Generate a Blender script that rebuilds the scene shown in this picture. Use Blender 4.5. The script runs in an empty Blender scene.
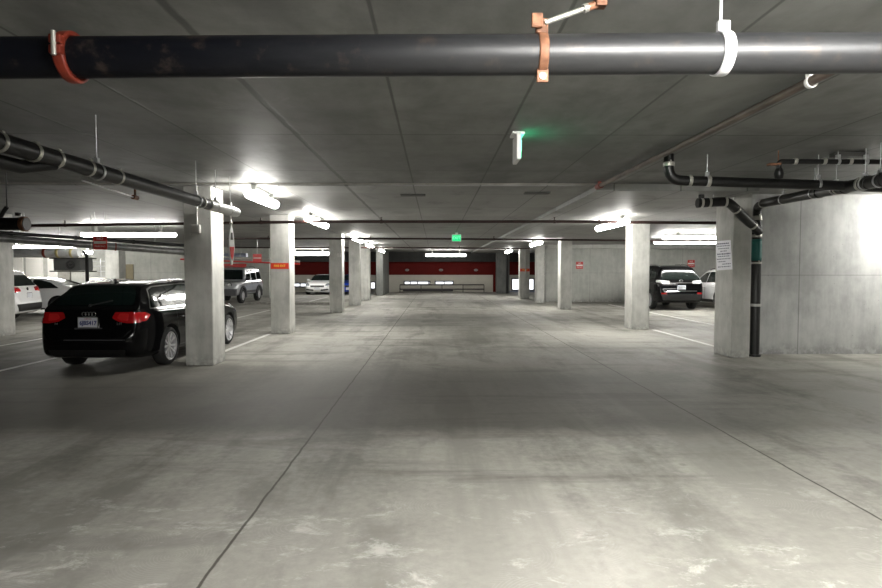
import bpy, bmesh, math, random
from mathutils import Vector, Matrix
from mathutils.bvhtree import BVHTree
random.seed(7)
C = bpy.context.scene.collection
D = bpy.data
PI = math.pi
F = 588.0
PITCH = math.atan(23/588); YAW = math.atan(6/588)

# ------------------------------------------------------------------ camera
cam = D.objects.new('camera', D.cameras.new('camera')); C.objects.link(cam)
cam.location = (0, 0, 1.6)
cam.rotation_euler = (PI/2 - PITCH, 0, -YAW)
cam.data.sensor_width = 36; cam.data.lens = F/882*36
cam.data.clip_start = .05; cam.data.clip_end = 300
bpy.context.scene.camera = cam
CR = cam.rotation_euler.to_matrix()
CL = Vector((0, 0, 1.6))
def at(px, py, Y):
    """world point seen at a photograph position, at distance Y down the aisle"""
    d = CR @ Vector(((px-441)/F, (294-py)/F, -1))
    return CL + d*(Y/d.y)
def atz(px, py, Z):
    d = CR @ Vector(((px-441)/F, (294-py)/F, -1))
    return CL + d*((Z-1.6)/d.z)

# ------------------------------------------------------------------ materials
def nodes(m):
    m.use_nodes = True
    nt = m.node_tree
    return nt, nt.nodes, nt.links, nt.nodes['Principled BSDF']
_m = {}
def mat(name, col, rough=.5, metal=0., coat=0., emit=None, es=0., var=0., vscale=8., bump=0.):
    if name in _m: return _m[name]
    m = D.materials.new(name); nt, N, L, B = nodes(m)
    B.inputs['Base Color'].default_value = (*col, 1)
    B.inputs['Roughness'].default_value = rough
    B.inputs['Metallic'].default_value = metal
    B.inputs['Coat Weight'].default_value = coat
    B.inputs['Coat Roughness'].default_value = .04
    if emit:
        B.inputs['Emission Color'].default_value = (*emit, 1); B.inputs['Emission Strength'].default_value = es
    if var or bump:
        tc = N.new('ShaderNodeTexCoord'); nz = N.new('ShaderNodeTexNoise')
        nz.inputs['Scale'].default_value = vscale; nz.inputs['Detail'].default_value = 5
        L.new(tc.outputs['Object'], nz.inputs['Vector'])
        if var:
            r = N.new('ShaderNodeValToRGB')
            r.color_ramp.elements[0].position = .3; r.color_ramp.elements[1].position = .7
            r.color_ramp.elements[0].color = (*[c*(1-var) for c in col], 1)
            r.color_ramp.elements[1].color = (*[min(1, c*(1+var)) for c in col], 1)
            L.new(nz.outputs['Fac'], r.inputs['Fac']); L.new(r.outputs['Color'], B.inputs['Base Color'])
        if bump:
            b = N.new('ShaderNodeBump'); b.inputs['Strength'].default_value = bump; b.inputs['Distance'].default_value = .01
            L.new(nz.outputs['Fac'], b.inputs['Height']); L.new(b.outputs['Normal'], B.inputs['Normal'])
    _m[name] = m
    return m

class G:
    """tiny node-graph helper"""
    def __init__(s, m):
        s.nt, s.N, s.L, s.B = nodes(m)
        s.geo = s.N.new('ShaderNodeNewGeometry')
        sp = s.N.new('ShaderNodeSeparateXYZ'); s.L.new(s.geo.outputs['Position'], sp.inputs[0])
        s.x, s.y, s.z = sp.outputs
        s.pos = s.geo.outputs['Position']
    def m(s, op, a, b=None, c=None, clamp=False):
        n = s.N.new('ShaderNodeMath'); n.operation = op; n.use_clamp = clamp
        for i, v in enumerate((a, b, c)):
            if v is None: continue
            if isinstance(v, (int, float)): n.inputs[i].default_value = v
            else: s.L.new(v, n.inputs[i])
        return n.outputs[0]
    def noise(s, scale, vec=(1, 1, 1), detail=4, rough=.5, off=0, dist=0):
        mp = s.N.new('ShaderNodeMapping'); mp.inputs['Scale'].default_value = vec; mp.inputs['Location'].default_value = (off, off*1.7, off*.6)
        s.L.new(s.pos, mp.inputs['Vector'])
        n = s.N.new('ShaderNodeTexNoise'); n.inputs['Scale'].default_value = scale; n.inputs['Detail'].default_value = detail
        n.inputs['Roughness'].default_value = rough; n.inputs['Distortion'].default_value = dist
        s.L.new(mp.outputs[0], n.inputs['Vector'])
        return n.outputs['Fac']
    def ss(s, v, lo, hi):
        n = s.N.new('ShaderNodeMapRange'); n.interpolation_type = 'SMOOTHSTEP'
        s.L.new(v, n.inputs['Value']); n.inputs['From Min'].default_value = lo; n.inputs['From Max'].default_value = hi
        return n.outputs['Result']
    def lines(s, v, ps, w):
        """1 on a line of half width w at each place in ps, soft edged"""
        o = None
        for p in ps:
            d = s.m('ABSOLUTE', s.m('SUBTRACT', v, p))
            l = s.m('SUBTRACT', 1, s.ss(d, w*.5, w*1.5))
            o = l if o is None else s.m('MAXIMUM', o, l)
        return o
    def mix(s, f, a, b):
        n = s.N.new('ShaderNodeMix'); n.data_type = 'RGBA'
        if isinstance(f, (int, float)): n.inputs['Factor'].default_value = f
        else: s.L.new(f, n.inputs['Factor'])
        for k, v in (('A', a), ('B', b)):
            i = [q for q in n.inputs if q.name == k and q.type == 'RGBA'][0]
            if isinstance(v, tuple): i.default_value = (*v, 1)
            else: s.L.new(v, i)
        return [q for q in n.outputs if q.type == 'RGBA'][0]
    def bump(s, h, st, d=.01):
        b = s.N.new('ShaderNodeBump'); b.inputs['Strength'].default_value = st; b.inputs['Distance'].default_value = d
        s.L.new(h, b.inputs['Height']); s.L.new(b.outputs['Normal'], s.B.inputs['Normal'])

def concrete(name, lo, hi, seamx=None, seamz=None, holes=True, rough=.75):
    m = D.materials.new(name); g = G(m)
    a = g.noise(1.1, (1, 1, 1), 6, .6, 3); b = g.noise(7, (1, 1, .6), 5, .65, 9); s = g.noise(2.2, (2.2, 2.2, .25), 4, .6, 5)
    f = g.m('ADD', g.m('MULTIPLY', a, .45), g.m('ADD', g.m('MULTIPLY', b, .25), g.m('MULTIPLY', s, .3)))
    col = g.mix(g.ss(f, .34, .66), lo, hi)
    if seamx: col = g.mix(g.m('MULTIPLY', g.lines(g.x, seamx, .008), .6), col, tuple(c*.3 for c in lo))
    if seamz: col = g.mix(g.m('MULTIPLY', g.lines(g.z, seamz, .008), .35), col, tuple(c*.3 for c in lo))
    # grime near the foot (splash zone)
    fo = g.m('MULTIPLY', g.m('SUBTRACT', 1, g.ss(g.z, 0, .28)), g.ss(g.noise(9, (1, 1, 1), 4, .6, 2), .35, .6))
    col = g.mix(g.m('MULTIPLY', fo, .5), col, tuple(c*.45 for c in lo))
    # pinholes
    v = g.N.new('ShaderNodeTexVoronoi'); v.inputs['Scale'].default_value = 6.5; g.L.new(g.pos, v.inputs['Vector'])
    ph = g.m('SUBTRACT', 1, g.ss(v.outputs['Distance'], .03, .06))
    col = g.mix(g.m('MULTIPLY', ph, .55), col, tuple(c*.35 for c in lo))
    g.L.new(col, g.B.inputs['Base Color']); g.B.inputs['Roughness'].default_value = rough
    g.bump(g.m('ADD', b, g.m('MULTIPLY', ph, -.6)), .25)
    return m

M_col = concrete('column_concrete', (.35, .35, .325), (.57, .57, .535))
M_wall = concrete('wall_concrete', (.27, .275, .265), (.44, .445, .43), seamx=[9.15-.1, 6.98, 13.0, 7.9+3], seamz=[1.52])
M_wall2 = concrete('back_wall_concrete', (.33, .34, .31), (.47, .475, .44), seamx=[8.0, 10.4, 12.8, -14.5, -17, -12.2], seamz=[1.5])
M_curb = concrete('curb_concrete', (.20, .19, .17), (.33, .32, .29))

def floor_mat():
    m = D.materials.new('floor_concrete'); g = G(m)
    big = g.noise(.28, (1, .8, 1), 5, .6, 4, .4); mid = g.noise(1.6, (1, .7, 1), 6, .65, 1, .6); fine = g.noise(14, (1, 1, 1), 5, .7, 8)
    track = g.noise(1.3, (1.3, .10, 1), 5, .6, 13)
    f = g.m('ADD', g.m('ADD', g.m('MULTIPLY', big, .3), g.m('MULTIPLY', mid, .25)), g.m('ADD', g.m('MULTIPLY', fine, .12), g.m('MULTIPLY', track, .33)))
    col = g.mix(g.ss(f, .40, .60), (.15, .145, .126), (.455, .445, .40))
    # tyre-blackened lanes of the drive aisle and a band of shade painted across it
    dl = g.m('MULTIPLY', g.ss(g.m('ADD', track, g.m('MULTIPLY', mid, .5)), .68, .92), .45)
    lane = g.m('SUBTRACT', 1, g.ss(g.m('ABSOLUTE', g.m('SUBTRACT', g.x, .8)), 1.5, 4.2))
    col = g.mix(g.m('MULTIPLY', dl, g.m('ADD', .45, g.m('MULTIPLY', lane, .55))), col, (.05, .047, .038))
    st2 = g.ss(g.noise(1.4, (.22, 1.7, 1), 6, .65, 33, .5), .50, .72)
    col = g.mix(g.m('MULTIPLY', st2, .5), col, (.07, .067, .056))
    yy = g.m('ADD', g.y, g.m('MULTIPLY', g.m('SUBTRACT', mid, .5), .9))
    shade_band = g.m('MULTIPLY', g.ss(yy, 5.35, 6.1), g.m('SUBTRACT', 1, g.ss(yy, 8.0, 12.5)))
    col = g.mix(g.m('MULTIPLY', g.m('MULTIPLY', shade_band, g.m('SUBTRACT', .95, g.m('MULTIPLY', g.ss(g.m('ADD', g.x, g.m('MULTIPLY', mid, 2)), 2.6, 6.5), .45))), .8), col, (.05, .047, .038))
    # drips and dark spots
    v = g.N.new('ShaderNodeTexVoronoi'); v.inputs['Scale'].default_value = 1.3; g.L.new(g.pos, v.inputs['Vector'])
    sp = g.m('SUBTRACT', 1, g.ss(g.m('ADD', v.outputs['Distance'], g.m('MULTIPLY', fine, .05)), .05, .09))
    col = g.mix(g.m('MULTIPLY', sp, .4), col, (.1, .09, .08))
    # chalky residue patches
    ch = g.ss(g.m('ADD', g.noise(2.1, (1, 1.6, 1), 7, .75, 21, .5), g.m('MULTIPLY', g.noise(30, (1, 1, 1), 3, .7, 2), .12)), .60, .74)
    nearw = g.m('SUBTRACT', 1, g.ss(g.y, 2.9, 5.2)); col = g.mix(g.m('MULTIPLY', nearw, .25), col, (.5, .485, .45))  # foreground lamp light put into a lighter floor colour
    col = g.mix(g.m('MULTIPLY', g.m('MULTIPLY', ch, nearw), .6), col, (.66, .65, .62))
    # trowel swirls
    w = g.N.new('ShaderNodeTexVoronoi'); w.inputs['Scale'].default_value = 2.3; g.L.new(g.pos, w.inputs['Vector'])
    sw = g.m('SINE', g.m('MULTIPLY', w.outputs['Distance'], 150))
    col = g.mix(g.m('MULTIPLY', g.m('MULTIPLY', g.m('MULTIPLY', g.ss(sw, .2, 1), .12), g.ss(mid, .5, .62)), nearw), col, (.6, .59, .56))
    # control joints
    jn = g.noise(3, (1, 1, 1), 3, .6, 30)
    xj = g.m('ADD', g.x, g.m('MULTIPLY', g.m('SUBTRACT', jn, .5), .03))
    j = g.lines(xj, [-1.2, 2.87], .009)
    j2 = g.lines(g.y, [23.1], .012)
    col = g.mix(g.m('MULTIPLY', g.m('MAXIMUM', j, g.m('MULTIPLY', j2, .4)), .85), col, (.035, .03, .02))
    g.L.new(col, g.B.inputs['Base Color'])
    r = g.N.new('ShaderNodeMapRange'); g.L.new(f, r.inputs['Value'])
    r.inputs['From Min'].default_value = .35; r.inputs['From Max'].default_value = .65; r.inputs['To Min'].default_value = .58; r.inputs['To Max'].default_value = .75; g.B.inputs['Specular IOR Level'].default_value = .32
    g.L.new(r.outputs['Result'], g.B.inputs['Roughness'])
    g.bump(g.m('SUBTRACT', g.m('ADD', mid, g.m('MULTIPLY', fine, .3)), g.m('MULTIPLY', j, 2)), .12)
    return m
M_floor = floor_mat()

def ceil_mat():
    m = D.materials.new('ceiling_concrete'); g = G(m)
    a = g.noise(.7, (1, 1, 1), 6, .65, 2, .5); b = g.noise(4, (1, .6, 1), 5, .65, 6); c = g.noise(1.0, (1, .25, 1), 4, .6, 11)
    f = g.m('ADD', g.m('MULTIPLY', a, .45), g.m('ADD', g.m('MULTIPLY', b, .2), g.m('MULTIPLY', c, .35)))
    col = g.mix(g.ss(f, .36, .64), (.10, .102, .096), (.25, .253, .24))
    # alternating panel shade from the formwork sheets
    px = g.m('FLOOR', g.m('DIVIDE', g.m('ADD', g.x, 22.76), 1.12)); py = g.m('FLOOR', g.m('DIVIDE', g.m('SUBTRACT', g.y, 1.8), 2.28))
    wn = g.N.new('ShaderNodeTexWhiteNoise'); wn.noise_dimensions = '2D'
    cb = g.N.new('ShaderNodeCombineXYZ'); g.L.new(px, cb.inputs[0]); g.L.new(py, cb.inputs[1]); g.L.new(cb.outputs[0], wn.inputs['Vector'])
    col = g.mix(g.m('MULTIPLY', wn.outputs['Value'], .3), col, (.10, .102, .096))
    col = g.mix(g.m('MULTIPLY', g.m('GREATER_THAN', g.y, 9.86), .33), col, (.42, .42, .40))   # lamp light past the step put into a paler colour
    # board joints
    xm = g.m('ABSOLUTE', g.m('SUBTRACT', g.m('MODULO', g.m('ADD', g.x, 22.76+.56), 1.12), .56))
    lx = g.m('SUBTRACT', 1, g.ss(xm, .005, .018))
    ym = g.m('ABSOLUTE', g.m('SUBTRACT', g.m('MODULO', g.m('ADD', g.y, 20.52-6.36+1.14), 2.28), 1.14))
    ly = g.m('SUBTRACT', 1, g.ss(ym, .006, .02))
    wob = g.m('ADD', g.x, g.m('MULTIPLY', g.m('SUBTRACT', b, .5), .05))
    seam = g.lines(wob, [-1.48], .028)
    jm = g.noise(1.2, (1, 1, 1), 4, .6, 17)
    j = g.m('MAXIMUM', g.m('MULTIPLY', g.m('MAXIMUM', lx, ly), g.m('ADD', .55, g.m('MULTIPLY', jm, .5))), g.m('MULTIPLY', seam, .85))
    col = g.mix(g.m('MULTIPLY', j, .8), col, (.022, .022, .02))
    # broad smears and pale patches
    s2 = g.ss(g.noise(.9, (1, .5, 1), 5, .6, 40, .8), .56, .70)
    col = g.mix(g.m('MULTIPLY', s2, .45), col, (.07, .07, .065))
    s3 = g.ss(g.noise(1.5, (1, .8, 1), 5, .6, 60, .8), .68, .78)
    col = g.mix(g.m('MULTIPLY', s3, .4), col, (.36, .36, .34))
    g.L.new(col, g.B.inputs['Base Color']); g.B.inputs['Roughness'].default_value = .55
    g.bump(g.m('SUBTRACT', b, g.m('MULTIPLY', j, 1.5)), .15)
    return m
M_ceil = ceil_mat()

def far_wall_mat():
    m = D.materials.new('red_and_cream_paint'); g = G(m)
    n = g.noise(2, (1, 1, 1), 5, .6, 3)
    red = g.mix(n, (.09, .008, .006), (.14, .013, .011)); white = g.mix(n, (.48, .46, .40), (.60, .58, .51))
    low = g.m('LESS_THAN', g.z, 1.30)
    side = g.m('MULTIPLY', g.m('LESS_THAN', g.x, 5.0), g.m('GREATER_THAN', g.x, 4.42))
    col = g.mix(g.m('MULTIPLY', low, g.m('SUBTRACT', 1, side)), red, white)
    g.L.new(col, g.B.inputs['Base Color']); g.B.inputs['Roughness'].default_value = .8; g.B.inputs['Specular IOR Level'].default_value = .15
    return m
M_far = far_wall_mat()

M_black_pipe = mat('black_iron_pipe', (.007, .007, .007), .42, .0, .0, var=.4, vscale=6, bump=.1)
def main_pipe_mat():
    m = D.materials.new('dark_steel_main'); g = G(m)
    n = g.noise(3, (1, 4, 4), 5, .65, 2); n2 = g.noise(9, (1, 1, 1), 4, .6, 7)
    to_right = g.ss(g.m('ADD', g.x, g.m('MULTIPLY', n, .8)), -.9, 1.3)      # darker to the left, paler and more metallic to the right
    col = g.mix(to_right, (.004, .0045, .007), (.030, .031, .033)); col = g.mix(g.m('MULTIPLY', g.ss(n2, .55, .75), .35), col, (.10, .075, .06))
    g.L.new(col, g.B.inputs['Base Color'])
    g.L.new(g.m('MULTIPLY', to_right, .35), g.B.inputs['Metallic']); g.L.new(g.m('ADD', .32, g.m('MULTIPLY', n, .24)), g.B.inputs['Roughness'])
    g.L.new(g.m('ADD', .15, g.m('MULTIPLY', to_right, .5)), g.B.inputs['Specular IOR Level']); g.bump(n, .08); return m
M_main_pipe = main_pipe_mat()
M_steel_pipe = mat('grey_steel_pipe', (.22, .22, .22), .35, .7, var=.25)
M_brown_pipe = mat('brown_fire_pipe', (.028, .011, .009), .45, .1, var=.3)
M_rust = mat('rusty_steel', (.19, .085, .045), .6, .3, var=.5, vscale=20)
M_orange = mat('orange_coupling', (.17, .022, .010), .45, .1, var=.2, vscale=20)
M_galv = mat('galvanised_steel', (.55, .56, .57), .35, .8, var=.15, vscale=30)
M_clamp = mat('pale_clamp_steel', (.48, .47, .43), .3, .6)
M_white_plastic = mat('white_plastic', (.8, .8, .78), .4)
M_grey_box = mat('grey_painted_metal', (.45, .45, .43), .5)
M_lens = mat('lit_diffuser', (.9, .9, .88), .4, emit=(1, .975, .925), es=14)
M_lens_hot = mat('lit_diffuser_bright', (.9, .9, .88), .4, emit=(1, .975, .925), es=24)
M_lens_dim = mat('lit_diffuser_soft', (.9, .9, .88), .4, emit=(1, .975, .925), es=4)
M_lens_near = mat('lit_diffuser_near', (.9, .9, .88), .4, emit=(1, .975, .925), es=46)
M_housing = mat('fixture_housing', (.6, .6, .58), .5)
M_green = mat('lit_green_exit_face', (.0, .25, .1), .4, emit=(.002, .135, .042), es=1)
M_green_txt = mat('lit_exit_letters', (.4, .8, .5), .4, emit=(.03, .17, .085), es=1)
M_teal = mat('teal_tape', (.012, .13, .115), .5)
M_paint = mat('white_line_paint', (.66, .66, .63), .6, var=.18, vscale=9)
M_red_sign = mat('red_sign_paint', (.55, .03, .025), .4)
M_red_label = mat('red_label', (.75, .05, .02), .4)
M_yellow = mat('yellow_lettering', (.9, .62, .08), .5)
M_white_txt = mat('white_lettering', (.8, .78, .74), .5)
M_paper = mat('notice_paper', (.88, .88, .93), .7)
M_ink = mat('grey_ink', (.10, .10, .17), .7)
M_dark_plate = mat('dark_plate', (.06, .06, .055), .7)
M_panel = mat('white_door_panel', (.72, .71, .67), .5)
M_blue_duct = mat('blue_grey_duct', (.30, .33, .42), .4, .3)
M_frame = mat('window_frame_paint', (.05, .045, .05), .5)
M_rail = mat('rail_paint', (.07, .065, .06), .5)
def glassy():
    m = D.materials.new('clear_pane'); nt, N, L, B = nodes(m)
    t = N.new('ShaderNodeBsdfTransparent'); gl = N.new('ShaderNodeBsdfGlossy'); gl.inputs['Roughness'].default_value = .05
    mx = N.new('ShaderNodeMixShader'); mx.inputs[0].default_value = .07
    L.new(t.outputs[0], mx.inputs[1]); L.new(gl.outputs[0], mx.inputs[2]); L.new(mx.outputs[0], N['Material Output'].inputs['Surface'])
    return m
M_pane = glassy()

# ------------------------------------------------------------------ mesh helpers
WO = {}   # world offset of every parent
class MB:
    def __init__(s): s.v = []; s.f = []; s.sm = []; s.mi = []; s.cur = 0
    def add(s, vs, fs, smooth=False):
        o = len(s.v); s.v += [Vector(p) for p in vs]
        for f in fs: s.f.append([i+o for i in f]); s.sm.append(smooth); s.mi.append(s.cur)
        return s
    def box(s, a, b, bev=0):
        x0, y0, z0 = [min(p, q) for p, q in zip(a, b)]; x1, y1, z1 = [max(p, q) for p, q in zip(a, b)]
        if bev:
            bm = bmesh.new(); bmesh.ops.create_cube(bm, size=1)
            for v in bm.verts: v.co = Vector(((x0+x1)/2+v.co.x*(x1-x0), (y0+y1)/2+v.co.y*(y1-y0), (z0+z1)/2+v.co.z*(z1-z0)))
            bmesh.ops.bevel(bm, geom=bm.edges[:], offset=bev, segments=2, affect='EDGES', profile=.5)
            bm.verts.index_update(); s.add([v.co.copy() for v in bm.verts], [[v.index for v in f.verts] for f in bm.faces]); bm.free()
            return s
        return s.add([(x0,y0,z0),(x1,y0,z0),(x1,y1,z0),(x0,y1,z0),(x0,y0,z1),(x1,y0,z1),(x1,y1,z1),(x0,y1,z1)],
                     [(0,3,2,1),(4,5,6,7),(0,1,5,4),(1,2,6,5),(2,3,7,6),(3,0,4,7)])
    def tube(s, pts, r, n=14, caps=True):
        pts = [Vector(p) for p in pts]; rs = r if isinstance(r, (list, tuple)) else [r]*len(pts)
        rings = []; up = None
        for i, p in enumerate(pts):
            t = (pts[min(i+1, len(pts)-1)] - pts[max(i-1, 0)]).normalized()
            if up is None:
                up = Vector((0, 0, 1)) if abs(t.z) < .9 else Vector((1, 0, 0))
            up = (up - t*up.dot(t)).normalized(); sd = t.cross(up)
            rings.append([p + (up*math.cos(2*PI*k/n) + sd*math.sin(2*PI*k/n))*rs[i] for k in range(n)])
        vs = [q for rg in rings for q in rg]; fs = []
        for i in range(len(pts)-1):
            for k in range(n):
                fs.append((i*n+k, i*n+(k+1)%n, (i+1)*n+(k+1)%n, (i+1)*n+k))
        s.add(vs, fs, True)
        if caps:
            s.add(rings[0], [tuple(range(n))][::1]); s.add(rings[-1], [tuple(reversed(range(n)))])
        return s
    def ring(s, c, ax, ri, ro, w, n=24):
        """a band around an axis"""
        c = Vector(c); ax = Vector(ax).normalized(); up = Vector((0,0,1)) if abs(ax.z) < .9 else Vector((1,0,0))
        up = (up-ax*up.dot(ax)).normalized(); sd = ax.cross(up)
        prof = [(-w/2, ri), (-w/2, ro*.985), (-w*.35, ro), (w*.35, ro), (w/2, ro*.985), (w/2, ri)]
        vs = []; fs = []; m = len(prof)
        for k in range(n):
            d = up*math.cos(2*PI*k/n)+sd*math.sin(2*PI*k/n)
            vs += [c+ax*a+d*r for a, r in prof]
        for k in range(n):
            for i in range(m):
                fs.append((k*m+i, k*m+(i+1)%m, ((k+1)%n)*m+(i+1)%m, ((k+1)%n)*m+i))
        return s.add(vs, fs, True)
    def lathe(s, c, ax, prof, n=32):
        c = Vector(c); ax = Vector(ax).normalized(); up = Vector((0,0,1)) if abs(ax.z) < .9 else Vector((1,0,0))
        up = (up-ax*up.dot(ax)).normalized(); sd = ax.cross(up); vs = []; fs = []; m = len(prof)
        for k in range(n):
            d = up*math.cos(2*PI*k/n)+sd*math.sin(2*PI*k/n)
            vs += [c+ax*a+d*r for a, r in prof]
        for k in range(n):
            for i in range(m-1): fs.append((k*m+i, k*m+i+1, ((k+1)%n)*m+i+1, ((k+1)%n)*m+i))
        return s.add(vs, fs, True)
    def build(s, name, m, parent=None, local=False, mats=None, recalc=True):
        me = D.meshes.new(name)
        if parent is not None:
            off = Vector((0,0,0)) if local else WO.get(parent.name, Vector((0,0,0)))
        else:
            if local: off = Vector((0,0,0))
            else:
                xs = [v.x for v in s.v]; ys = [v.y for v in s.v]; zs = [v.z for v in s.v]
                off = Vector(((min(xs)+max(xs))/2, (min(ys)+max(ys))/2, min(zs)))
        me.from_pydata([tuple(v-off) for v in s.v], [], s.f)
        for p, sm, mi in zip(me.polygons, s.sm, s.mi): p.use_smooth = sm; p.material_index = mi
        for q in (mats or [m]): me.materials.append(q)
        if recalc:
            bm = bmesh.new(); bm.from_mesh(me); bmesh.ops.recalc_face_normals(bm, faces=bm.faces); bm.to_mesh(me); bm.free()
        o = D.objects.new(name, me); C.objects.link(o)
        if parent is None: o.location = off
        else: o.parent = parent
        WO[o.name] = off if not local else Vector((0,0,0))
        return o
def tag(o, label=None, cat=None, group=None, kind=None):
    if label: o['label'] = label
    if cat: o['category'] = cat
    if group: o['group'] = group
    if kind: o['kind'] = kind
    return o
def empty(name, loc, label, cat, group=None, rz=0):
    o = D.objects.new(name, None); C.objects.link(o); o.location = loc; o.rotation_euler = (0, 0, rz)
    o.empty_display_size = .2
    WO[o.name] = Vector(loc)
    return tag(o, label, cat, group)
def struct(o): o['kind'] = 'structure'; return o
def text_mb(body, size, origin, right, up, depth=.002, m=None, name='lettering', parent=None, local=False, bold=.0, align='CENTER', sx=1.0):
    cu = D.curves.new('t', 'FONT'); cu.body = body; cu.size = size; cu.align_x = align; cu.align_y = 'CENTER'; cu.extrude = depth; cu.offset = bold; cu.resolution_u = 2
    ob = D.objects.new('t', cu); C.objects.link(ob); bpy.context.view_layer.update()
    me = D.meshes.new_from_object(ob.evaluated_get(bpy.context.evaluated_depsgraph_get()))
    right = Vector(right).normalized(); up = Vector(up).normalized(); nn = right.cross(up); o = Vector(origin)
    mb = MB(); mb.add([o + right*v.co.x*sx + up*v.co.y + nn*v.co.z for v in me.vertices], [list(p.vertices) for p in me.polygons])
    D.objects.remove(ob); D.curves.remove(cu); D.meshes.remove(me)
    return mb.build(name, m, parent, local, recalc=False)

# ------------------------------------------------------------------ the shell
H = 3.06
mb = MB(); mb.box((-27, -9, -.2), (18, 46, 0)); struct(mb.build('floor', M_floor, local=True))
mb = MB()
YS = 9.87
mb.box((-27, -9, H), (18, YS, H+.3))
mb.box((-27, YS, 3.02), (2.70, 46, H+.3))
mb.box((2.70, YS, 2.94), (5.44, 46, H+.3))
mb.box((5.44, YS, H), (18, 11.449, H+.3))
mb.box((5.44, 11.449, 2.94), (18, 46, H+.3))
struct(mb.build('ceiling', M_ceil, local=True))
mb = MB(); mb.box((-27, YS-.035, 3.035), (2.66, YS-.003, H-.001)); struct(mb.build('trim_1', M_curb, local=True))
def wall(name, a, b, m): mb = MB(); mb.box(a, b); return struct(mb.build(name, m, local=True))
wall('wall_left', (-27, -9, 0), (-26.8, 46, H), M_wall2)
wall('wall_back', (-27, -9, 0), (18, -8.8, H), M_wall2)
wall('wall_right_front', (5.60, 11.2, 0), (12.2, 11.45, 3.059), M_wall)
wall('wall_right_near', (12.0, -9, 0), (12.2, 11.2, H), M_wall2)
wall('wall_right', (17.5, 11.45, 0), (17.7, 46, 2.94), M_wall2)
wall('wall_middle_right', (5.70, 30.3, 0), (17.5, 30.55, 2.94), M_wall2)
wall('wall_middle_left', (-26.8, 35.4, 0), (-9.95, 35.65, 3.02), M_wall2)
# far wall with real openings
YF = 44.8
wins = [(-2.38, -.34, .53, .86), (-.02, 1.42, .53, .86), (-10.9, -8.95, .36, .72), (-8.6, -6.8, .36, .72), (-4.95, -4.5, .2, .80), (5.82, 7.6, .10, 1.06)]
xs = sorted({-26.8, 17.5, *[w[0] for w in wins], *[w[1] for w in wins]})
mb = MB()
for x0, x1 in zip(xs[:-1], xs[1:]):
    hole = [w for w in wins if w[0] <= x0+1e-6 and w[1] >= x1-1e-6]
    if hole:
        w = hole[0]; mb.box((x0, YF, 0), (x1, YF+.25, w[2])); mb.box((x0, YF, w[3]), (x1, YF+.25, H))
    else: mb.box((x0, YF, 0), (x1, YF+.25, H))
struct(mb.build('wall_far', M_far, local=True))
for i, w in enumerate(wins):
    mb = MB(); t = .085
    mb.box((w[0], YF-.03, w[2]), (w[1], YF+.06, w[2]+t)); mb.box((w[0], YF-.03, w[3]-t), (w[1], YF+.06, w[3]))
    n = {0: [.24, .52, .93], 1: [.5], 2: [.33, .66], 3: [.5], 4: [], 5: [.5]}[i]
    for q in [0, 1]+n:
        x = w[0]+(w[1]-w[0])*q; x = min(max(x, w[0]+t/2), w[1]-t/2); mb.box((x-t/2, YF-.03, w[2]), (x+t/2, YF+.06, w[3]))
    wf = struct(mb.build('window_%d' % (i+1), M_frame, local=True))
    mb = MB(); mb.box((w[0], YF+.02, w[2]), (w[1], YF+.03, w[3])); mb.build('pane', M_pane, wf, True)
# beam in front of the far wall, piers beside the ramp
mb = MB(); mb.box((-26.8, 44.0, 2.30), (17.5, 44.79, 3.02)); struct(mb.build('trim_2', concrete('shaded_beam_concrete', (.022,.022,.021), (.04,.04,.038)), local=True))  # beam's shade put into a near-black concrete colour
# soffit strip (low beam) in front of the right back wall
mb = MB(); mb.box((5.7, 29.8, 2.74), (17.5, 30.3, 2.94)); struct(mb.build('trim_3', M_wall2, local=True))
mb = MB(); mb.box((5.6, 44.55, 0), (12, 44.79, .09)); struct(mb.build('trim_4', M_blue_duct, local=True))

# columns -------------------------------------------------------------
M_pier = concrete('shaded_pier_concrete', (.10, .105, .10), (.17, .175, .165))  # dimness of the far piers put into a darker concrete colour
def column(x0, x1, y0, d, label, top=3.02, grp='square concrete columns', m=None):
    mb = MB(); mb.box((x0, y0, 0), (x1, y0+d, top), bev=.018)
    o = mb.build('concrete_column', m or M_col)
    return tag(o, label, 'column', grp)
cL0 = column(-11.0, at(16, 335, 14.9).x, 14.3, .6, 'pale concrete column cut by the left edge of the photo beside the white hatchback')
cL1 = column(-4.21, -3.74, 9.92, .56, 'big concrete column in front of the black wagon with a grey junction box')
cL2 = column(-4.17, -3.68, 14.93, .56, 'pale concrete column on the left with a red fire extinguisher label')
cL3 = column(-4.02, -3.53, 22.4, .56, 'concrete column just right of the white coupe marked with a small number')
cL4 = column(-4.00, -3.50, 27.35, .56, 'concrete column right of the bright blue car, fourth down the left row')
cL5 = column(-4.07, -3.57, 32.1, .56, 'brightly lit slim concrete column, fifth down the left row')
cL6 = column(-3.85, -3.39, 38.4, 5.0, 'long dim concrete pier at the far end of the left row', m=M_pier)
cR0 = column(5.44, 5.78, 10.7, .68, 'wide concrete column with a paper notice at the end of the right wall', top=3.059)
cR1 = column(5.36, 5.86, 16.0, .56, 'brightly lit concrete column left of the black crossover on the right', top=2.94)
cR2 = column(5.20, 5.67, 24.3, .56, 'dim concrete column with one lit edge, second down the right row', top=2.94)
cR3 = column(5.08, 5.48, 29.4, .5, 'narrow grey concrete column beside the dark drain pipe with teal tape', top=2.94)
cR4 = column(4.87, 5.43, 33.7, .56, 'white lit concrete column with a red band, fourth down the right row', top=2.94)
cR5 = column(4.40, 5.30, 41.8, .8, 'broad dim concrete pier at the right end of the red wall', top=2.94, m=M_pier)

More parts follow.
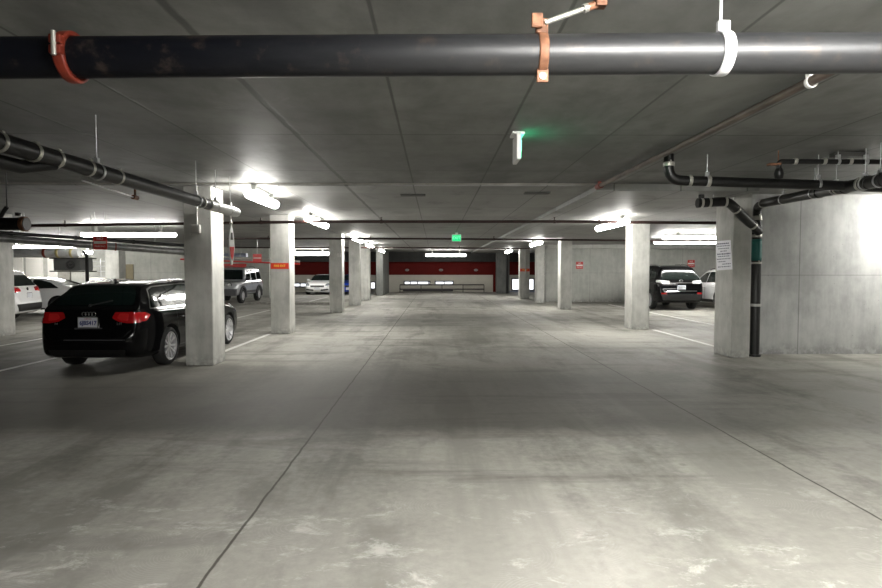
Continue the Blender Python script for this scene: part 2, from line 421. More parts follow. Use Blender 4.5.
# painted lines, wheel stops --------------------------------------------
def pline(x, y0, y1, label, w=.10):
    mb = MB(); mb.box((x-w/2, y0, .0002), (x+w/2, y1, .0032)); tag(mb.build('parking_line', M_paint), label, 'painted line', 'white stall lines on the floor')
pline(-6.98, 7.4, 16.4, 'white stall line running under the left side of the black wagon')
pline(-9.3, 8.6, 16.4, 'white stall line at the far left beside the leftmost column')
pline(-4.2, 10.6, 14.9, 'white stall line between the black wagon and the labelled column')
pline(-6.75, 18.5, 24.0, 'faint white stall line in front of the silver four by four')
pline(-6.6, 31.0, 36.0, 'faint white stall line near the white coupe on the left')
pline(5.95, 12.2, 15.9, 'white stall line between the two nearest right columns')
pline(8.3, 14.0, 28.0, 'white stall line beside the black crossover, mostly behind the wide column')
def stop(x, y, label):
    mb = MB(); n = 8
    for sgn in (0,):
        prof = [(-.08, 0), (-.075, .06), (-.045, .11), (.045, .11), (.075, .06), (.08, 0)]
        vs = [(x-.9, y+a, b+.001) for a, b in prof]+[(x+.9, y+a, b+.001) for a, b in prof]; m = len(prof)
        mb.add(vs, [(i, i+1, m+i+1, m+i) for i in range(m-1)]+[(m-1, 0, m, 2*m-1), tuple(range(m)), tuple(range(m, 2*m))])
    tag(mb.build('wheel_stop', M_curb), label, 'wheel stop', 'concrete wheel stops')
stop(-8.25, 28.4, 'low concrete wheel stop in front of the silver four by four')
stop(-5.9, 28.0, 'low concrete wheel stop in front of the white coupe')

# ------------------------------------------------------------------ light fixtures
def fixture(c, length, ax, label, grp, hang=.05, ceil=3.02, r=.085, lens=M_lens):
    """enclosed tubular fluorescent: ceiling housing, round-ended diffuser, two hangers"""
    c = Vector(c); d = Vector((1,0,0)) if ax == 'x' else Vector((0,1,0)); sd = Vector((0,1,0)) if ax == 'x' else Vector((1,0,0))
    e = empty('ceiling_light', (c.x, c.y, c.z-r), label, 'light', grp)
    h = length/2
    mb = MB(); a = c-d*(h-.04)-sd*.06; b = c+d*(h-.04)+sd*.06
    mb.box((a.x, a.y, c.z+.035), (b.x, b.y, c.z+.075), bev=.01); mb.build('housing', M_housing, e)
    mb = MB(); mb.tube([c-d*h, c-d*(h-.012), c-d*(h-.04), c+d*(h-.04), c+d*(h-.012), c+d*h], [r*.45, r*.8, r, r, r*.8, r*.45], 16)
    for v in mb.v: 
        if v.z > c.z+.036: v.z = c.z+.036
    mb.build('diffuser', lens, e)
    for q in (-.68, .68):
        p = c+d*h*q
        if ceil-(c.z+.075) > .01:
            mb = MB(); mb.box((p.x-.035, p.y-.035, c.z+.07), (p.x+.035, p.y+.035, ceil)); mb.build('hanger', M_housing, e)
    return e
GL = 'enclosed fluorescent lights'
fixture((-3.02, 10.42, 2.86), 1.6, 'y', 'lit tube light beside the nearest left column', GL)
fixture((-3.04, 15.3, 2.86), 2.4, 'y', 'second lit tube light down the left row, crossing the brown pipe', GL)
fixture((-3.25, 29.6, 2.86), 2.4, 'y', 'third lit tube light down the left row, small and far', GL)
fixture((-3.3, 36.6, 2.86), 2.4, 'y', 'farthest lit tube light of the left row', GL)
fixture((4.52, 15.1, 2.78), 2.5, 'y', 'lit tube light left of the bright right column', GL, ceil=2.94)
fixture((4.35, 25.4, 2.78), 2.4, 'y', 'second lit tube light down the right row', GL, ceil=2.94)
fixture((4.45, 35.6, 2.78), 2.4, 'y', 'farthest lit tube light of the right row', GL, ceil=2.94)
fixture((.75, 40.2, 2.72), 2.75, 'x', 'bright cross light in front of the far red wall', GL, r=.13, lens=M_lens_dim)
fixture((-8.2, 38.4, 2.78), 2.6, 'x', 'bright cross light above the white coupe', GL, r=.17, lens=M_lens_dim)
fixture((-9.4, 18.2, 2.72), 2.9, 'x', 'long lit cross light above the black wagon', GL, r=.07)
fixture((-17.5, 26.3, 2.65), 3.0, 'x', 'lit cross light just above the silver duct at far left', GL, r=.12)
fixture((-22.0, 33.2, 2.7), 2.6, 'x', 'unseen cross light added to brighten the white storage doors at far left', GL, r=.06)  # lamp added behind the duct to brighten the doors
fixture((-18.6, 31.0, 2.6), 1.3, 'x', 'small bright light in the back left corner', GL, r=.12)
fixture((9.6, 20.4, 2.76), 3.4, 'x', 'nearer long cross light above the black crossover', GL, ceil=2.94, r=.06)
fixture((10.7, 23.6, 2.76), 3.8, 'x', 'farther long cross light above the black crossover', GL, ceil=2.94, r=.07)
# fixtures of the near bays, above or beside the frame
fixture((1.9, 1.0, 2.86), 2.4, 'x', 'tube light over the big pipe just above the frame', GL, ceil=H, lens=M_lens_near)
fixture((9.3, 10.3, 2.72), 1.6, 'x', 'tube light past the right edge that washes the right wall', GL, ceil=H, lens=M_lens_hot)
fixture((2.6, -5.6, 2.86), 2.4, 'x', 'unseen fill tube light added well behind the viewer on the right', GL, ceil=H)  # mild fill lamp, added out of view
fixture((-3.1, 23.65, 2.86), 2.4, 'y', 'tube light between the third and fourth left columns, right after the brown pipe', GL)

# ------------------------------------------------------------------ pipes
def pipe_thing(pts, r, label, m, cat='pipe', name='ceiling_pipe', grp=None, n=20):
    pts = [Vector(p) for p in pts]
    lo = Vector((pts[0].x, pts[0].y, min(p.z for p in pts)))
    e = empty(name, lo, label, cat, grp)
    mb = MB(); mb.tube(pts, r, n); mb.build('pipe_run', m, e)
    return e
def bend(p0, p1, p2, r, n=6):
    p0, p1, p2 = map(Vector, (p0, p1, p2)); a = p1+(p0-p1).normalized()*r; b = p1+(p2-p1).normalized()*r
    return [a*(1-t)**2+p1*2*t*(1-t)+b*t*t for t in [i/n for i in range(n+1)]]
def coupling(e, p, ax, r, w, m=M_clamp, t=.009, name='coupling', lug=True):
    p = Vector(p); ax = Vector(ax).normalized()
    mb = MB(); mb.ring(p, ax, r*.98, r+t, w)
    if lug:
        up = Vector((0,0,1)) if abs(ax.z) < .9 else Vector((0,-1,0)); sd = ax.cross(up).normalized()
        q = p-sd*(r+t)*.75*(1 if sd.y > 0 or abs(sd.y) < .1 else -1)
        q = p + (Vector((0,-1,.35)) if abs(ax.y) < .6 else Vector((-.5 if p.x > 0 else .5, 0, .9))).normalized()*(r+t)
        a = q-ax*w*.45; b = q+ax*w*.45
        mb.tube([a, b], t*1.1, 8)
    return mb.build(name, m, e)
def hanger(e, p, ax, r, top, m=M_galv, rod=.006):
    p = Vector(p); mb = MB(); mb.ring(p, ax, r, r+.008, .03); mb.tube([p+Vector((0,0,r+.005)), (p.x, p.y, top)], rod, 8)
    mb.box((p.x-.02, p.y-.02, p.z+r), (p.x+.02, p.y+.02, p.z+r+.05))
    return mb.build('hanger', m, e)

# the big main across the top
YP = 2.9
pl = at(-60, 58.4, YP); pr = at(960, 52.4, YP)
dirp = (pr-pl).normalized(); PRad = .096
main = pipe_thing([pl-dirp*4, pr+dirp*4], PRad, 'thick dark steel pipe running across the top of the view', M_main_pipe, n=40)
def on_main(px): 
    p = at(px, 55, YP); return pl+dirp*((p.x-pl.x)/dirp.x)
p = on_main(72)
mb = MB(); mb.ring(p, dirp, PRad, PRad+.024, .05, 36)
q = p+Vector((0, -PRad-.02, .018)); mb.box(q-Vector((.028, .02, .045)), q+Vector((.028, .02, -.004)), bev=.006); mb.box(q-Vector((.028, .02, -.004)), q+Vector((.028, .02, .045)), bev=.006)
cpl = mb.build('coupling', M_orange, main); cpl['label'] = 'orange grooved coupling'
mb = MB(); mb.tube([q+Vector((.0, -.022, -.055)), q+Vector((.0, -.022, .055))], .011, 10); mb.build('bolt', M_clamp, cpl)
p = on_main(541)
mb = MB(); mb.ring(p, dirp, PRad, PRad+.007, .045, 36)
mb.box(p+Vector((-.028, -.05, -PRad-.05)), p+Vector((.028, -.035, -PRad+.03)), bev=.004)
mb.box(p+Vector((-.03, -.03, PRad-.01)), p+Vector((.03, .0, PRad+.07)), bev=.006)
mb.box(p+Vector((-.055, -.055, PRad+.015)), p+Vector((.0, -.035, PRad+.085)), bev=.006)
st = mb.build('strap', M_rust, main); st['label'] = 'rusty strap of the sway brace'
mb = MB(); b = p+Vector((0, -.055, -PRad-.022)); mb.tube([b, b+Vector((0, .03, 0))], .016, 10); mb.build('bolt', M_clamp, st)
a = p+Vector((.01, -.03, PRad+.045)); b2 = at(600, 3, 2.9)
mb = MB(); mb.tube([a, a.lerp(b2, .72)], .013, 12); mb.tube([a.lerp(b2, .70), a.lerp(b2, .78)], .021, 12); mb.build('brace_rod', M_clamp, main)
mb = MB(); mb.tube([a.lerp(b2, .78), a.lerp(b2, 1.02)], .019, 10); c2 = a.lerp(b2, .98); mb.box(c2-Vector((.02, .03, .02)), c2+Vector((.035, .03, .04)), bev=.006)
mb.tube([c2, (c2.x+.12, c2.y, H)], .014, 10); mb.box((c2.x+.06, c2.y-.04, H-.012), (c2.x+.20, c2.y+.04, H), bev=.004); mb.build('brace_foot', M_rust, main)
p = on_main(721)
mb = MB(); mb.ring(p, dirp, PRad, PRad+.009, .055, 36); mb.box(p+Vector((-.03, -.035, PRad)), p+Vector((.03, .0, PRad+.055)), bev=.008)
mb.tube([p+Vector((-.01, -.01, PRad+.04)), (p.x-.01, p.y-.01, H)], .007, 8); mb.build('clevis_hanger', mat('white_painted_steel', (.75, .76, .78), .35, .2), main)
for i, px in enumerate((-90, 1010)):
    p = on_main(px); mb = MB(); mb.ring(p, dirp, PRad, PRad+.009, .04, 36); mb.tube([p+Vector((0, 0, PRad)), (p.x, p.y, H)], .007, 8); mb.build('clevis_hanger', M_galv, main)

# left black drain line running down the aisle side
X0, Z0, R0 = -3.30, 2.545, .072
endp = at(236, 212, 9.45); X0 = endp.x+.0; Z0 = endp.z-.01
A = Vector((X0-.02, -3, Z0+.03)); Bp = Vector((X0, 9.25, Z0))
dl = pipe_thing([A, Bp], R0, 'long black drain pipe under the ceiling running to the nearest left column', M_black_pipe)
mb = MB(); mb.tube([(X0, 8.3, Z0), (X0, 9.35, Z0), (X0+.02, 9.43, Z0), (X0+.04, 9.47, Z0)], [R0+.004, R0+.004, R0*.95, R0*.5], 20)
o = mb.build('end_cap', mat('pale_pipe_paint', (.55, .55, .53), .35, .2), dl); o['label'] = 'pale grey end section'
for y in (4.05, 4.35, 4.72, 5.0, 5.45, 5.95): coupling(dl, (X0-.01, y, Z0+.012), (0, 1, 0), R0, .035, M_clamp)
for y in (8.05, 8.30, 8.55, 9.1): coupling(dl, (X0, y, Z0), (0, 1, 0), R0, .035, M_clamp)
for y in (5.6, 7.9, 8.6, 9.2): hanger(dl, (X0-.005, y, Z0+.005), (0, 1, 0), R0+.004, H)
# smaller black line under it and a bright conduit
e2 = pipe_thing([(X0-.13, -3, Z0-.10), (X0-.13, 4.75, Z0-.10), (X0-.02, 5.0, Z0-.03)], .055, 'short black branch pipe beneath the left drain pipe', M_black_pipe)
coupling(e2, (X0-.13, 4.3, Z0-.10), (0, 1, 0), .055, .03)
a, b = at(82, 180.5, 6.1), at(133, 197, 7.2)
e3 = pipe_thing([a, b], .009, 'thin bright conduit just under the left drain pipe', M_galv)
mb = MB(); mb.tube([b, b+Vector((0, .1, 0))], .028, 10); mb.tube([b+Vector((0,.05,0)), b+Vector((0,.05,.12))], .012, 8); mb.build('valve', M_rust, e3)

# brown sprinkler branch lines across the garage
def sprink(pts, r, label, heads, ceil=3.02):
    e = pipe_thing(pts, r, label, M_brown_pipe, grp='brown sprinkler pipes'); pts = [Vector(p) for p in pts]
    for hx in heads:
        for a, b in zip(pts[:-1], pts[1:]):
            if a.x <= hx <= b.x:
                p = a.lerp(b, (hx-a.x)/(b.x-a.x)); mb = MB(); mb.tube([p, p+Vector((0, 0, .10))], .014, 8); mb.tube([p+Vector((0,0,.10)), p+Vector((0,0,.11))], .03, 10)
                mb.ring(p, (1,0,0), r*.95, r+.008, .06, 16); mb.build('sprinkler_head', M_brown_pipe, e)
Y1 = 14.3
sprink([at(-120, 226.5, Y1), at(0, 226, Y1), at(180, 223.7, Y1), at(310, 221.7, Y1), at(560, 221.6, Y1), at(720, 223, Y1), at(900, 224, Y1)], .036, 'nearest brown sprinkler pipe crossing the garage', [-8.9, -4.2, -1.3, 2.9, 4.0])
Y2 = 22.0
sprink([at(228, 238.6, Y2), at(420, 238.6, Y2), at(620, 240.4, Y2), at(720, 241.2, Y2)], .034, 'middle brown sprinkler pipe crossing behind the exit sign', [-6.2, -2.4, 2.2, 8.9])
Y3 = 29.0
sprink([at(228, 247.6, Y3), at(440, 247.8, Y3), at(530, 248.6, Y3)], .032, 'farthest brown sprinkler pipe crossing the garage', [-4.6, 1.2])
# rusty line along the aisle and its white hanger
p0, p1 = Vector((2.70, 2.0, 2.95)), at(603, 183, 9.75)
p1 = Vector((2.69, 9.75, 2.99))
e = pipe_thing([p0, p1], .034, 'rusty brown pipe running along the ceiling to the dropped slab', mat('rusty_brown_pipe', (.10, .075, .062), .5, .2, var=.4, vscale=3))
mb = MB(); mb.ring((2.70, 4.25, 2.955), (0,1,0), .034, .044, .035); mb.box((2.67, 4.23, 2.99), (2.73, 4.27, H)); mb.build('hanger', M_white_plastic, e)
mb = MB(); mb.tube([(2.69, 9.55, 2.99), (2.69, 9.76, 2.99)], .05, 14); mb.tube([(2.69, 9.65, 2.99), (2.69, 9.65, H)], .03, 10); mb.build('valve', M_orange, e)
pipe_thing([(2.80, 2.0, 3.035), (2.80, 9.85, 3.035)], .014, 'thin grey conduit beside the rusty ceiling pipe', M_galv)

# right black pipes
P1R = .062; y1 = 7.4
a = at(669, 150, y1); zz = at(700, 180.5, y1).z; xa = a.x
path = [(xa, y1, H)] + bend((xa, y1, H), (xa, y1, zz), (xa+1, y1, zz-.008), .17) + [at(850, 186, y1), at(905, 188.5, y1)]
e = pipe_thing(path, P1R, 'black pipe dropping from the ceiling and running right above the wall', M_black_pipe)
coupling(e, (xa, y1, zz+.20), (0, 0, 1), P1R, .05)
for px, py in ((689.5, 180.5), (708, 181)):
    coupling(e, at(px, py, y1), (1, 0, 0), P1R, .04)
pq = at(707, 181, y1); hanger(e, pq, (1, 0, 0), P1R, H)
for px in (818, ): hanger(e, at(px, 184, y1), (1, 0, 0), P1R, H)
# second: comes towards the viewer at x ~ 5.7
P2R = .074
a = at(757, 204.5, 10.6); b = at(880, 180.5, 6.7)
dirr = (b-a).normalized(); c = b+dirr*4
vx = at(755.5, 300, 10.93)
path = [vx+Vector((0, 0, 2.50-vx.z))] + bend(Vector((vx.x, vx.y, 2.5)), Vector((vx.x, vx.y, a.z)), a+dirr*.6, .13) + [a+dirr*.35, c]
e = pipe_thing(path, P2R, 'black drain pipe coming forward over the right wall', M_black_pipe)
for t in (.08, .62, .76, .80, .90, .94, 1.02, 1.06):
    coupling(e, a.lerp(b, t), dirr, P2R, .05 if int(t*50)%2 else .03, M_clamp if t in (.08, .76, .90, 1.06) else M_black_pipe)
for t in (.30, .58, .74, .92, 1.0): hanger(e, a.lerp(b, t), dirr, P2R, H)
coupling(e, (vx.x, vx.y, a.z-.20), (0, 0, 1), P2R, .05)
# vertical stack
e = empty('drain_stack', (vx.x, vx.y, 0), 'black vertical drain stack with teal tape standing at the right column', 'pipe')
mb = MB(); mb.tube([(vx.x, vx.y, 0), (vx.x, vx.y, 2.5)], .084, 20); mb.build('pipe_run', M_black_pipe, e)
def zat(py): return at(755, py, 10.93).z
coupling(e, (vx.x, vx.y, zat(236)), (0, 0, 1), .084, .05); coupling(e, (vx.x, vx.y, zat(263)), (0, 0, 1), .084, .035); coupling(e, (vx.x, vx.y, zat(305)), (0, 0, 1), .084, .05, M_grey_box, lug=False)
coupling(e, (vx.x, vx.y, zat(219)), (0, 0, 1), .084, .05)
mb = MB(); mb.ring((vx.x, vx.y, zat(250)), (0, 0, 1), .083, .088, .40); o = mb.build('tape', M_teal, e)
mb = MB(); mb.ring((vx.x, vx.y, .02), (0, 0, 1), .08, .11, .04); mb.build('floor_flange', M_black_pipe, e)
mb = MB(); p = Vector((vx.x-.16, vx.y-.02, zat(263))); mb.box(p-Vector((.05, .015, .015)), p+Vector((.14, .015, .015))); mb.build('wall_bracket', M_galv, e)
# diagonal branch with cross run and elbow
A = at(699, 203, 10.35); Bq = at(728, 201.5, 10.35); Cq = Vector((vx.x-.02, vx.y-.1, zat(232)))
A0 = A
path = [A] + bend(A, Bq, Cq, .12) + [Cq]
e = pipe_thing(path, .082, 'black branch pipe slanting down across the top of the notice column', M_black_pipe)
for t in (.08, .35, .9): coupling(e, A.lerp(Bq, t), (1, 0, 0), .082, .04)
dd = (Cq-Bq).normalized()
for t in (.25, .78): coupling(e, Bq.lerp(Cq, t), dd, .082, .04)
mb = MB(); mb.tube([A0+Vector((.05,0,0)), A0-Vector((.03, -.0, 0))], .085, 16); mb.tube([A0+Vector((.04,0,0)), (A0.x+.04, A0.y, 2.94)], .05, 12); mb.build('end_cap', M_black_pipe, e)
pm = A.lerp(Bq, .5); mb = MB(); mb.tube([pm+Vector((.0, 0, .07)), (pm.x, pm.y, 2.94)], .008, 8); mb.build('hanger', M_galv, e)
# small upper right line
y3 = 7.15
a = at(779, 172, y3); b = at(781, 161.5, y3); c = at(912, 162, y3)
e = pipe_thing([a]+bend(a, b+Vector((-.03,0,0)), c, .05)+[c], .030, 'small black pipe at upper right ending in a drop elbow', M_black_pipe)
mb = MB(); mb.lathe(a-Vector((0,0,.0)), (0,0,1), [(-.085,.001),(-.08,.045),(-.02,.055),(.02,.045),(.05,.03)], 16); mb.build('drop_cap', M_black_pipe, e)
mb = MB(); q = at(774, 164.5, y3); mb.box((q.x-.07, q.y-.04, q.z-.012), (q.x+.07, q.y+.04, q.z+.012)); mb.tube([(q.x+.05, q.y, q.z), (q.x+.05, q.y, H)], .006, 8); mb.build('rust_patch_plate', M_rust, e)
for px in (795, 824, 850): coupling(e, at(px, 161.3, y3), (1, 0, 0), .030, .04)
for px in (838, 866): hanger(e, at(px, 161.6, y3), (1, 0, 0), .032, H)
mb = MB(); q = atz(848, 153, H); mb.box((q.x-.20, q.y-.05, H-.05), (q.x+.20, q.y+.05, H)); tag(mb.build('ceiling_bracket', M_dark_plate), 'short dark steel channel on the ceiling at upper right', 'bracket')

# left side pipes
a, b = at(-600, 222, 8.9), at(27, 224, 8.9)
e = pipe_thing([a, b], .095, 'thick dark pipe end with a rusty flange at the left edge', M_black_pipe)
coupling(e, b-Vector((.04, 0, 0)), (1, 0, 0), .09, .06, M_rust, t=.02, name='flange', lug=False)
mb = MB(); q = at(18, 216, 8.9); mb.tube([q, q+Vector((0,0,.05))], .04, 10); q2 = at(4, 211, 8.9); mb.tube([at(0, 218, 8.9), q2, at(7, 207, 8.9)], .03, 10); mb.tube([at(7,207,8.9), (at(7,207,8.9).x, 8.9, H)], .008, 8); mb.build('valve', M_black_pipe, e)
a, b, c = at(-60, 237.5, 13.6), at(186, 257.6, 16.6), at(300, 264, 19.5)
a, b = at(-60, 233.8, 13.6), at(186, 252.0, 16.6); b2 = b+(b-a)*.12
e = pipe_thing([a-(b-a)*1.2, a, a.lerp(b, .4), b2], [.095, .095, .095, .09], 'grey steel pipe sloping across the left bay behind the red sign', M_steel_pipe)
for t, m_ in ((.565, M_clamp), (.67, M_orange)):
    mb = MB(); mb.ring(a.lerp(b, t), (b-a), .095, .108, .03); mb.build('pipe_clamp', m_, e)
for t in (.3, .566, .85): 
    p = a.lerp(b, t); mb = MB(); mb.tube([p+Vector((0, 0, .095)), (p.x, p.y, 3.02)], .008, 8); mb.build('hanger_rod', M_galv, e)
a1, b1 = at(-60, 228.5, 13.4), at(186, 245.5, 16.4)
e = pipe_thing([a1-(b1-a1)*1.2, b1+(b1-a1)*.12], .042, 'thin dark pipe above the grey steel pipe in the left bay', M_black_pipe)
for t in (.25, .5, .75): coupling(e, a1.lerp(b1, t), b1-a1, .05, .06, M_black_pipe, lug=False)
# silver duct
a, b = at(-250, 252, 19.0), at(80, 253, 19.0)
e = pipe_thing([a, b-Vector((.5,0,0)), b-Vector((.12,0,0)), b], [.15, .15, .16, .13], 'round silver duct at far left in front of the white panels', mat('silver_duct_sheet', (.52, .53, .53), .4, .35, var=.1), cat='duct', name='round_duct')
for px, m_ in ((46, M_orange), (59, mat('brass_band', (.5, .42, .2), .4, .5)), (73, _m['brass_band'])):
    mb = MB(); mb.ring(at(px, 252.8, 19), (1,0,0), .15, .165, .08); mb.build('band', m_, e)
for px in (20, 60):
    p = at(px, 252.5, 19.0); mb = MB(); mb.tube([p+Vector((0,0,.15)), (p.x, p.y, 3.02)], .01, 8); mb.build('hanger_rod', M_galv, e)
M_clad0 = mat('dark_grille_metal', (.08,.08,.08), .6)
# machine unit and shelf clutter in the back left corner
p = at(74, 266, 26)
e = empty('fan_unit', (p.x, p.y, 1.55), 'grey hanging fan unit below the silver duct at far left', 'machine')
mb = MB(); mb.box((p.x-.65, 25.6, 1.62), (p.x+.55, 26.5, 2.12), bev=.03); mb.build('casing', mat('dull_grey_metal', (.16,.165,.16), .6), e)
mb = MB(); mb.box((p.x-.75, 25.5, 2.12), (p.x+.65, 26.6, 2.18)); mb.box((p.x-.75, 25.5, 1.56), (p.x+.65, 26.6, 1.61)); mb.build('support_frame', M_dark_plate, e)
mb = MB(); mb.ring((p.x+.1, 25.58, 1.87), (0,1,0), .1, .19, .05); mb.ring((p.x+.1, 25.58, 1.87), (0,1,0), .02, .05, .05); mb.build('fan_grille', M_clad0, e)
for dx in (-.65, .6):
    mb = MB(); mb.tube([(p.x+dx, 26.0, 2.18), (p.x+dx, 26.0, 3.02)], .015, 8); mb.build('hanger_rod', M_galv, e)
p = at(87, 270, 25.5)
pipe_thing([(p.x, 25.5, 0), (p.x, 25.5, 2.25), (p.x, 25.3, 2.4), (p.x, 24.9, 2.42)], .07, 'black upright pipe behind the roof of the black wagon', M_black_pipe)
mb = MB(); pa = at(97, 264, 33)
for k in range(4):
    mb.tube([(pa.x-.5, 33.0, 1.3+k*.28), (pa.x+1.0, 33.0, 1.3+k*.28)], .025, 8)
for dx in (-.5, .2, 1.0): mb.tube([(pa.x+dx, 33.0, 0), (pa.x+dx, 33.0, 2.3)], .025, 8)
tag(mb.build('pipe_rack', M_galv), 'pale metal rack of pipes against the back left wall', 'rack')
mb = MB(); mb.box((pa.x-.3, 32.6, 0), (pa.x+.7, 32.95, 1.25), bev=.02); tag(mb.build('storage_cabinet', M_panel), 'white storage cabinet in front of the pipe rack', 'cabinet')
# back left white panels (storage doors)
for i, (pa_, pb_) in enumerate(((-10, 18), (21, 38), (43, 57))):
    xa_, xb_ = at(pa_, 270, 34.9).x, at(pb_, 270, 34.9).x
    mb = MB(); mb.box((xa_, 35.3, 0.02), (xb_, 35.39, 2.62), bev=.01); d_ = struct(mb.build('door_%d' % (i+1), M_panel, local=True))
    mb = MB(); mb.tube([(xb_-.12, 35.27, 1.0), (xb_-.12, 35.27, 1.15)], .015, 8); mb.build('door_handle', M_galv, d_, True)
xa_, xb_ = at(57, 270, 35.2).x, at(102, 270, 35.2).x
mb = MB(); mb.box((xa_, 35.25, 0), (xa_+.7, 35.39, 2.7)); struct(mb.build('trim_7', M_curb, local=True))
xa_ = at(120, 270, 35.2).x; xb_ = at(132, 270, 35.2).x
mb = MB(); mb.box((xa_, 35.32, 0.02), (xb_, 35.39, 2.0), bev=.01); d_ = struct(mb.build('door_4', mat('brown_door', (.20, .17, .10), .5), local=True))
mb = MB(); mb.tube([(xb_-.1, 35.28, .95), (xb_-.1, 35.28, 1.1)], .015, 8); mb.build('door_handle', M_galv, d_, True)
column(at(105, 265, 28).x, at(119, 265, 28).x, 28.0, .6, 'pale concrete column behind the roof of the black wagon')

# dark plates on the ceiling
for px, py, lb in ((413, 194.5, 'dark flat plate on the ceiling above the aisle'), (537, 192.5, 'dark flat plate on the ceiling beside the dropped slab')):
    q = atz(px, py, 3.02); mb = MB(); mb.box((q.x-.23, q.y-.09, 2.995), (q.x+.23, q.y+.09, 3.02), bev=.005); tag(mb.build('ceiling_plate', M_dark_plate), lb, 'plate', 'dark plates on the ceiling')

# pipes and duct seen over the silver four by four
a, b = at(228, 256.6, 30), at(247, 256.2, 30)
e = pipe_thing([a-Vector((2,0,0)), b], .16, 'blue-grey duct end above the silver four by four', M_blue_duct, cat='duct', name='round_duct')
for dx in (.3, 1.6): hanger(e, b-Vector((dx, 0, 0)), (1, 0, 0), .16, 3.02)
a, b = at(226, 256.8, 26), at(300, 261.5, 27)
e = pipe_thing([a-Vector((2,0,-.1)), b], .05, 'pale pipe over the silver four by four', M_clamp)
a, b = at(226, 261.5, 26), at(300, 264, 27)
e = pipe_thing([a-Vector((2,0,-.1)), b], .035, 'red pipe over the silver four by four', M_red_sign)
q = at(258, 258, 26.0)
e = empty('hanging_sign', (q.x, 25.9, q.z-.2), 'red square sign hanging behind the labelled left column', 'sign')
mb = MB(); mb.box((q.x-.19, 25.88, q.z-.17), (q.x+.19, 25.9, q.z+.17), bev=.006); mb.build('sign_panel', M_red_sign, e)
mb = MB(); mb.box((q.x-.17, 25.874, q.z-.02), (q.x+.17, 25.88, q.z+.015)); mb.build('white_stripe', M_white_txt, e)
mb = MB(); mb.tube([(q.x, 25.89, q.z+.16), (q.x, 25.89, 3.02)], .01, 8); mb.build('hanger_rod', M_galv, e)
a, b = at(224, 266, 35.3), at(246, 266, 35.3)
mb = MB(); mb.box((a.x-2, 35.36, at(240, 268.5, 35.3).z), (b.x, 35.4, at(240, 263.8, 35.3).z)); struct(mb.build('trim_8', M_red_sign, local=True))

# ------------------------------------------------------------------ signs
def exit_sign_side():
    c = Vector((.87, 6.3, H))
    e = empty('exit_sign', (c.x, c.y, H-.31), 'white exit sign hanging edge-on over the aisle with a green glow', 'sign', 'exit signs')
    mb = MB(); mb.box((c.x-.06, c.y-.11, H-.025), (c.x+.07, c.y+.12, H-.001), bev=.005); mb.build('canopy', M_white_plastic, e)
    mb = MB(); mb.box((c.x-.022, c.y-.16, H-.30), (c.x+.022, c.y+.17, H-.03), bev=.008); mb.build('housing', M_white_plastic, e)
    mb = MB(); mb.box((c.x+.022, c.y-.14, H-.28), (c.x+.026, c.y+.15, H-.05)); mb.build('lit_face', mat('lit_green_side_face', (.0,.25,.1), .4, emit=(.02,.75,.32), es=2.5), e)
    text_mb('EXIT', .16, (c.x+.028, c.y, H-.165), (0, 1, 0), (0, 0, 1), .002, M_green_txt, 'lettering', e)
exit_sign_side()
q = at(456.5, 238, 21.8)
e = empty('exit_sign', (q.x, q.y, q.z-.14), 'glowing green exit sign facing the viewer down the aisle', 'sign', 'exit signs')
mb = MB(); mb.box((q.x-.175, q.y-.0, q.z-.13), (q.x+.175, q.y+.05, q.z+.13), bev=.01); mb.build('housing', M_white_plastic, e)
mb = MB(); mb.box((q.x-.155, q.y-.006, q.z-.11), (q.x+.155, q.y, q.z+.11)); mb.build('lit_face', M_green, e)
mb = MB(); mb.box((q.x-.05, q.y, q.z+.13), (q.x+.05, q.y+.05, 3.02)); mb.build('mount', M_white_plastic, e)
text_mb('EXIT', .14, (q.x, q.y-.008, q.z), (1, 0, 0), (0, 0, 1), .002, M_green_txt, 'lettering', e)

def fire_label(x0, x1, y, py, label, ht=.15):
    z = at(400, py, y).z
    e = empty('fire_label', ((x0+x1)/2, y, z-ht/2), label, 'label', 'red fire extinguisher labels')
    mb = MB(); mb.box((x0, y-.007, z-ht/2), (x1, y-.001, z+ht/2)); mb.build('backing', M_red_label, e)
    text_mb('FIRE EXT', ht*.5, ((x0+x1)/2, y-.0085, z), (1, 0, 0), (0, 0, 1), .001, M_yellow, 'lettering', e, bold=.002)
fire_label(-4.15, -3.70, 14.93, 266, 'red label with yellow FIRE EXT letters on the second left column')
fire_label(4.885, 5.42, 33.7, 270, 'red FIRE EXT band on the far white right column', ht=.16)
def red_sign(px, py, y, s, label):
    q = at(px, py, y)
    e = empty('wall_sign', (q.x, y, q.z-s/2), label, 'sign', 'red warning signs')
    mb = MB(); mb.box((q.x-s/2, y-.02, q.z-s/2), (q.x+s/2, y-.008, q.z+s/2), bev=.004); mb.build('sign_panel', M_red_sign, e)
    mb = MB(); mb.box((q.x-s*.44, y-.024, q.z-.035*s/.36), (q.x+s*.44, y-.02, q.z+.035*s/.36)); mb.build('white_stripe', M_white_txt, e)
    text_mb('NO', s*.30, (q.x, y-.025, q.z+s*.28), (1, 0, 0), (0, 0, 1), .001, M_white_txt, 'lettering', e)
    text_mb('PARKING', s*.19, (q.x, y-.025, q.z-s*.28), (1, 0, 0), (0, 0, 1), .001, M_white_txt, 'lettering', e)
    return e
red_sign(579.5, 265.3, 30.3, .36, 'small red warning sign on the back wall between the right columns')
red_sign(691, 263.6, 30.3, .37, 'small red warning sign on the back wall above the black crossover')
q = at(100.5, 242.6, 14.3)
e = red_sign(100.5, 242.6, 14.3, .33, 'red square warning sign hanging from the pipes above the black wagon')
mb = MB(); 
for dx in (-.12, .12): mb.tube([(q.x+dx, 14.29, q.z+.16), (q.x+dx, 14.29, 3.02)], .005, 6)
mb.build('hanger_wire', M_galv, e)
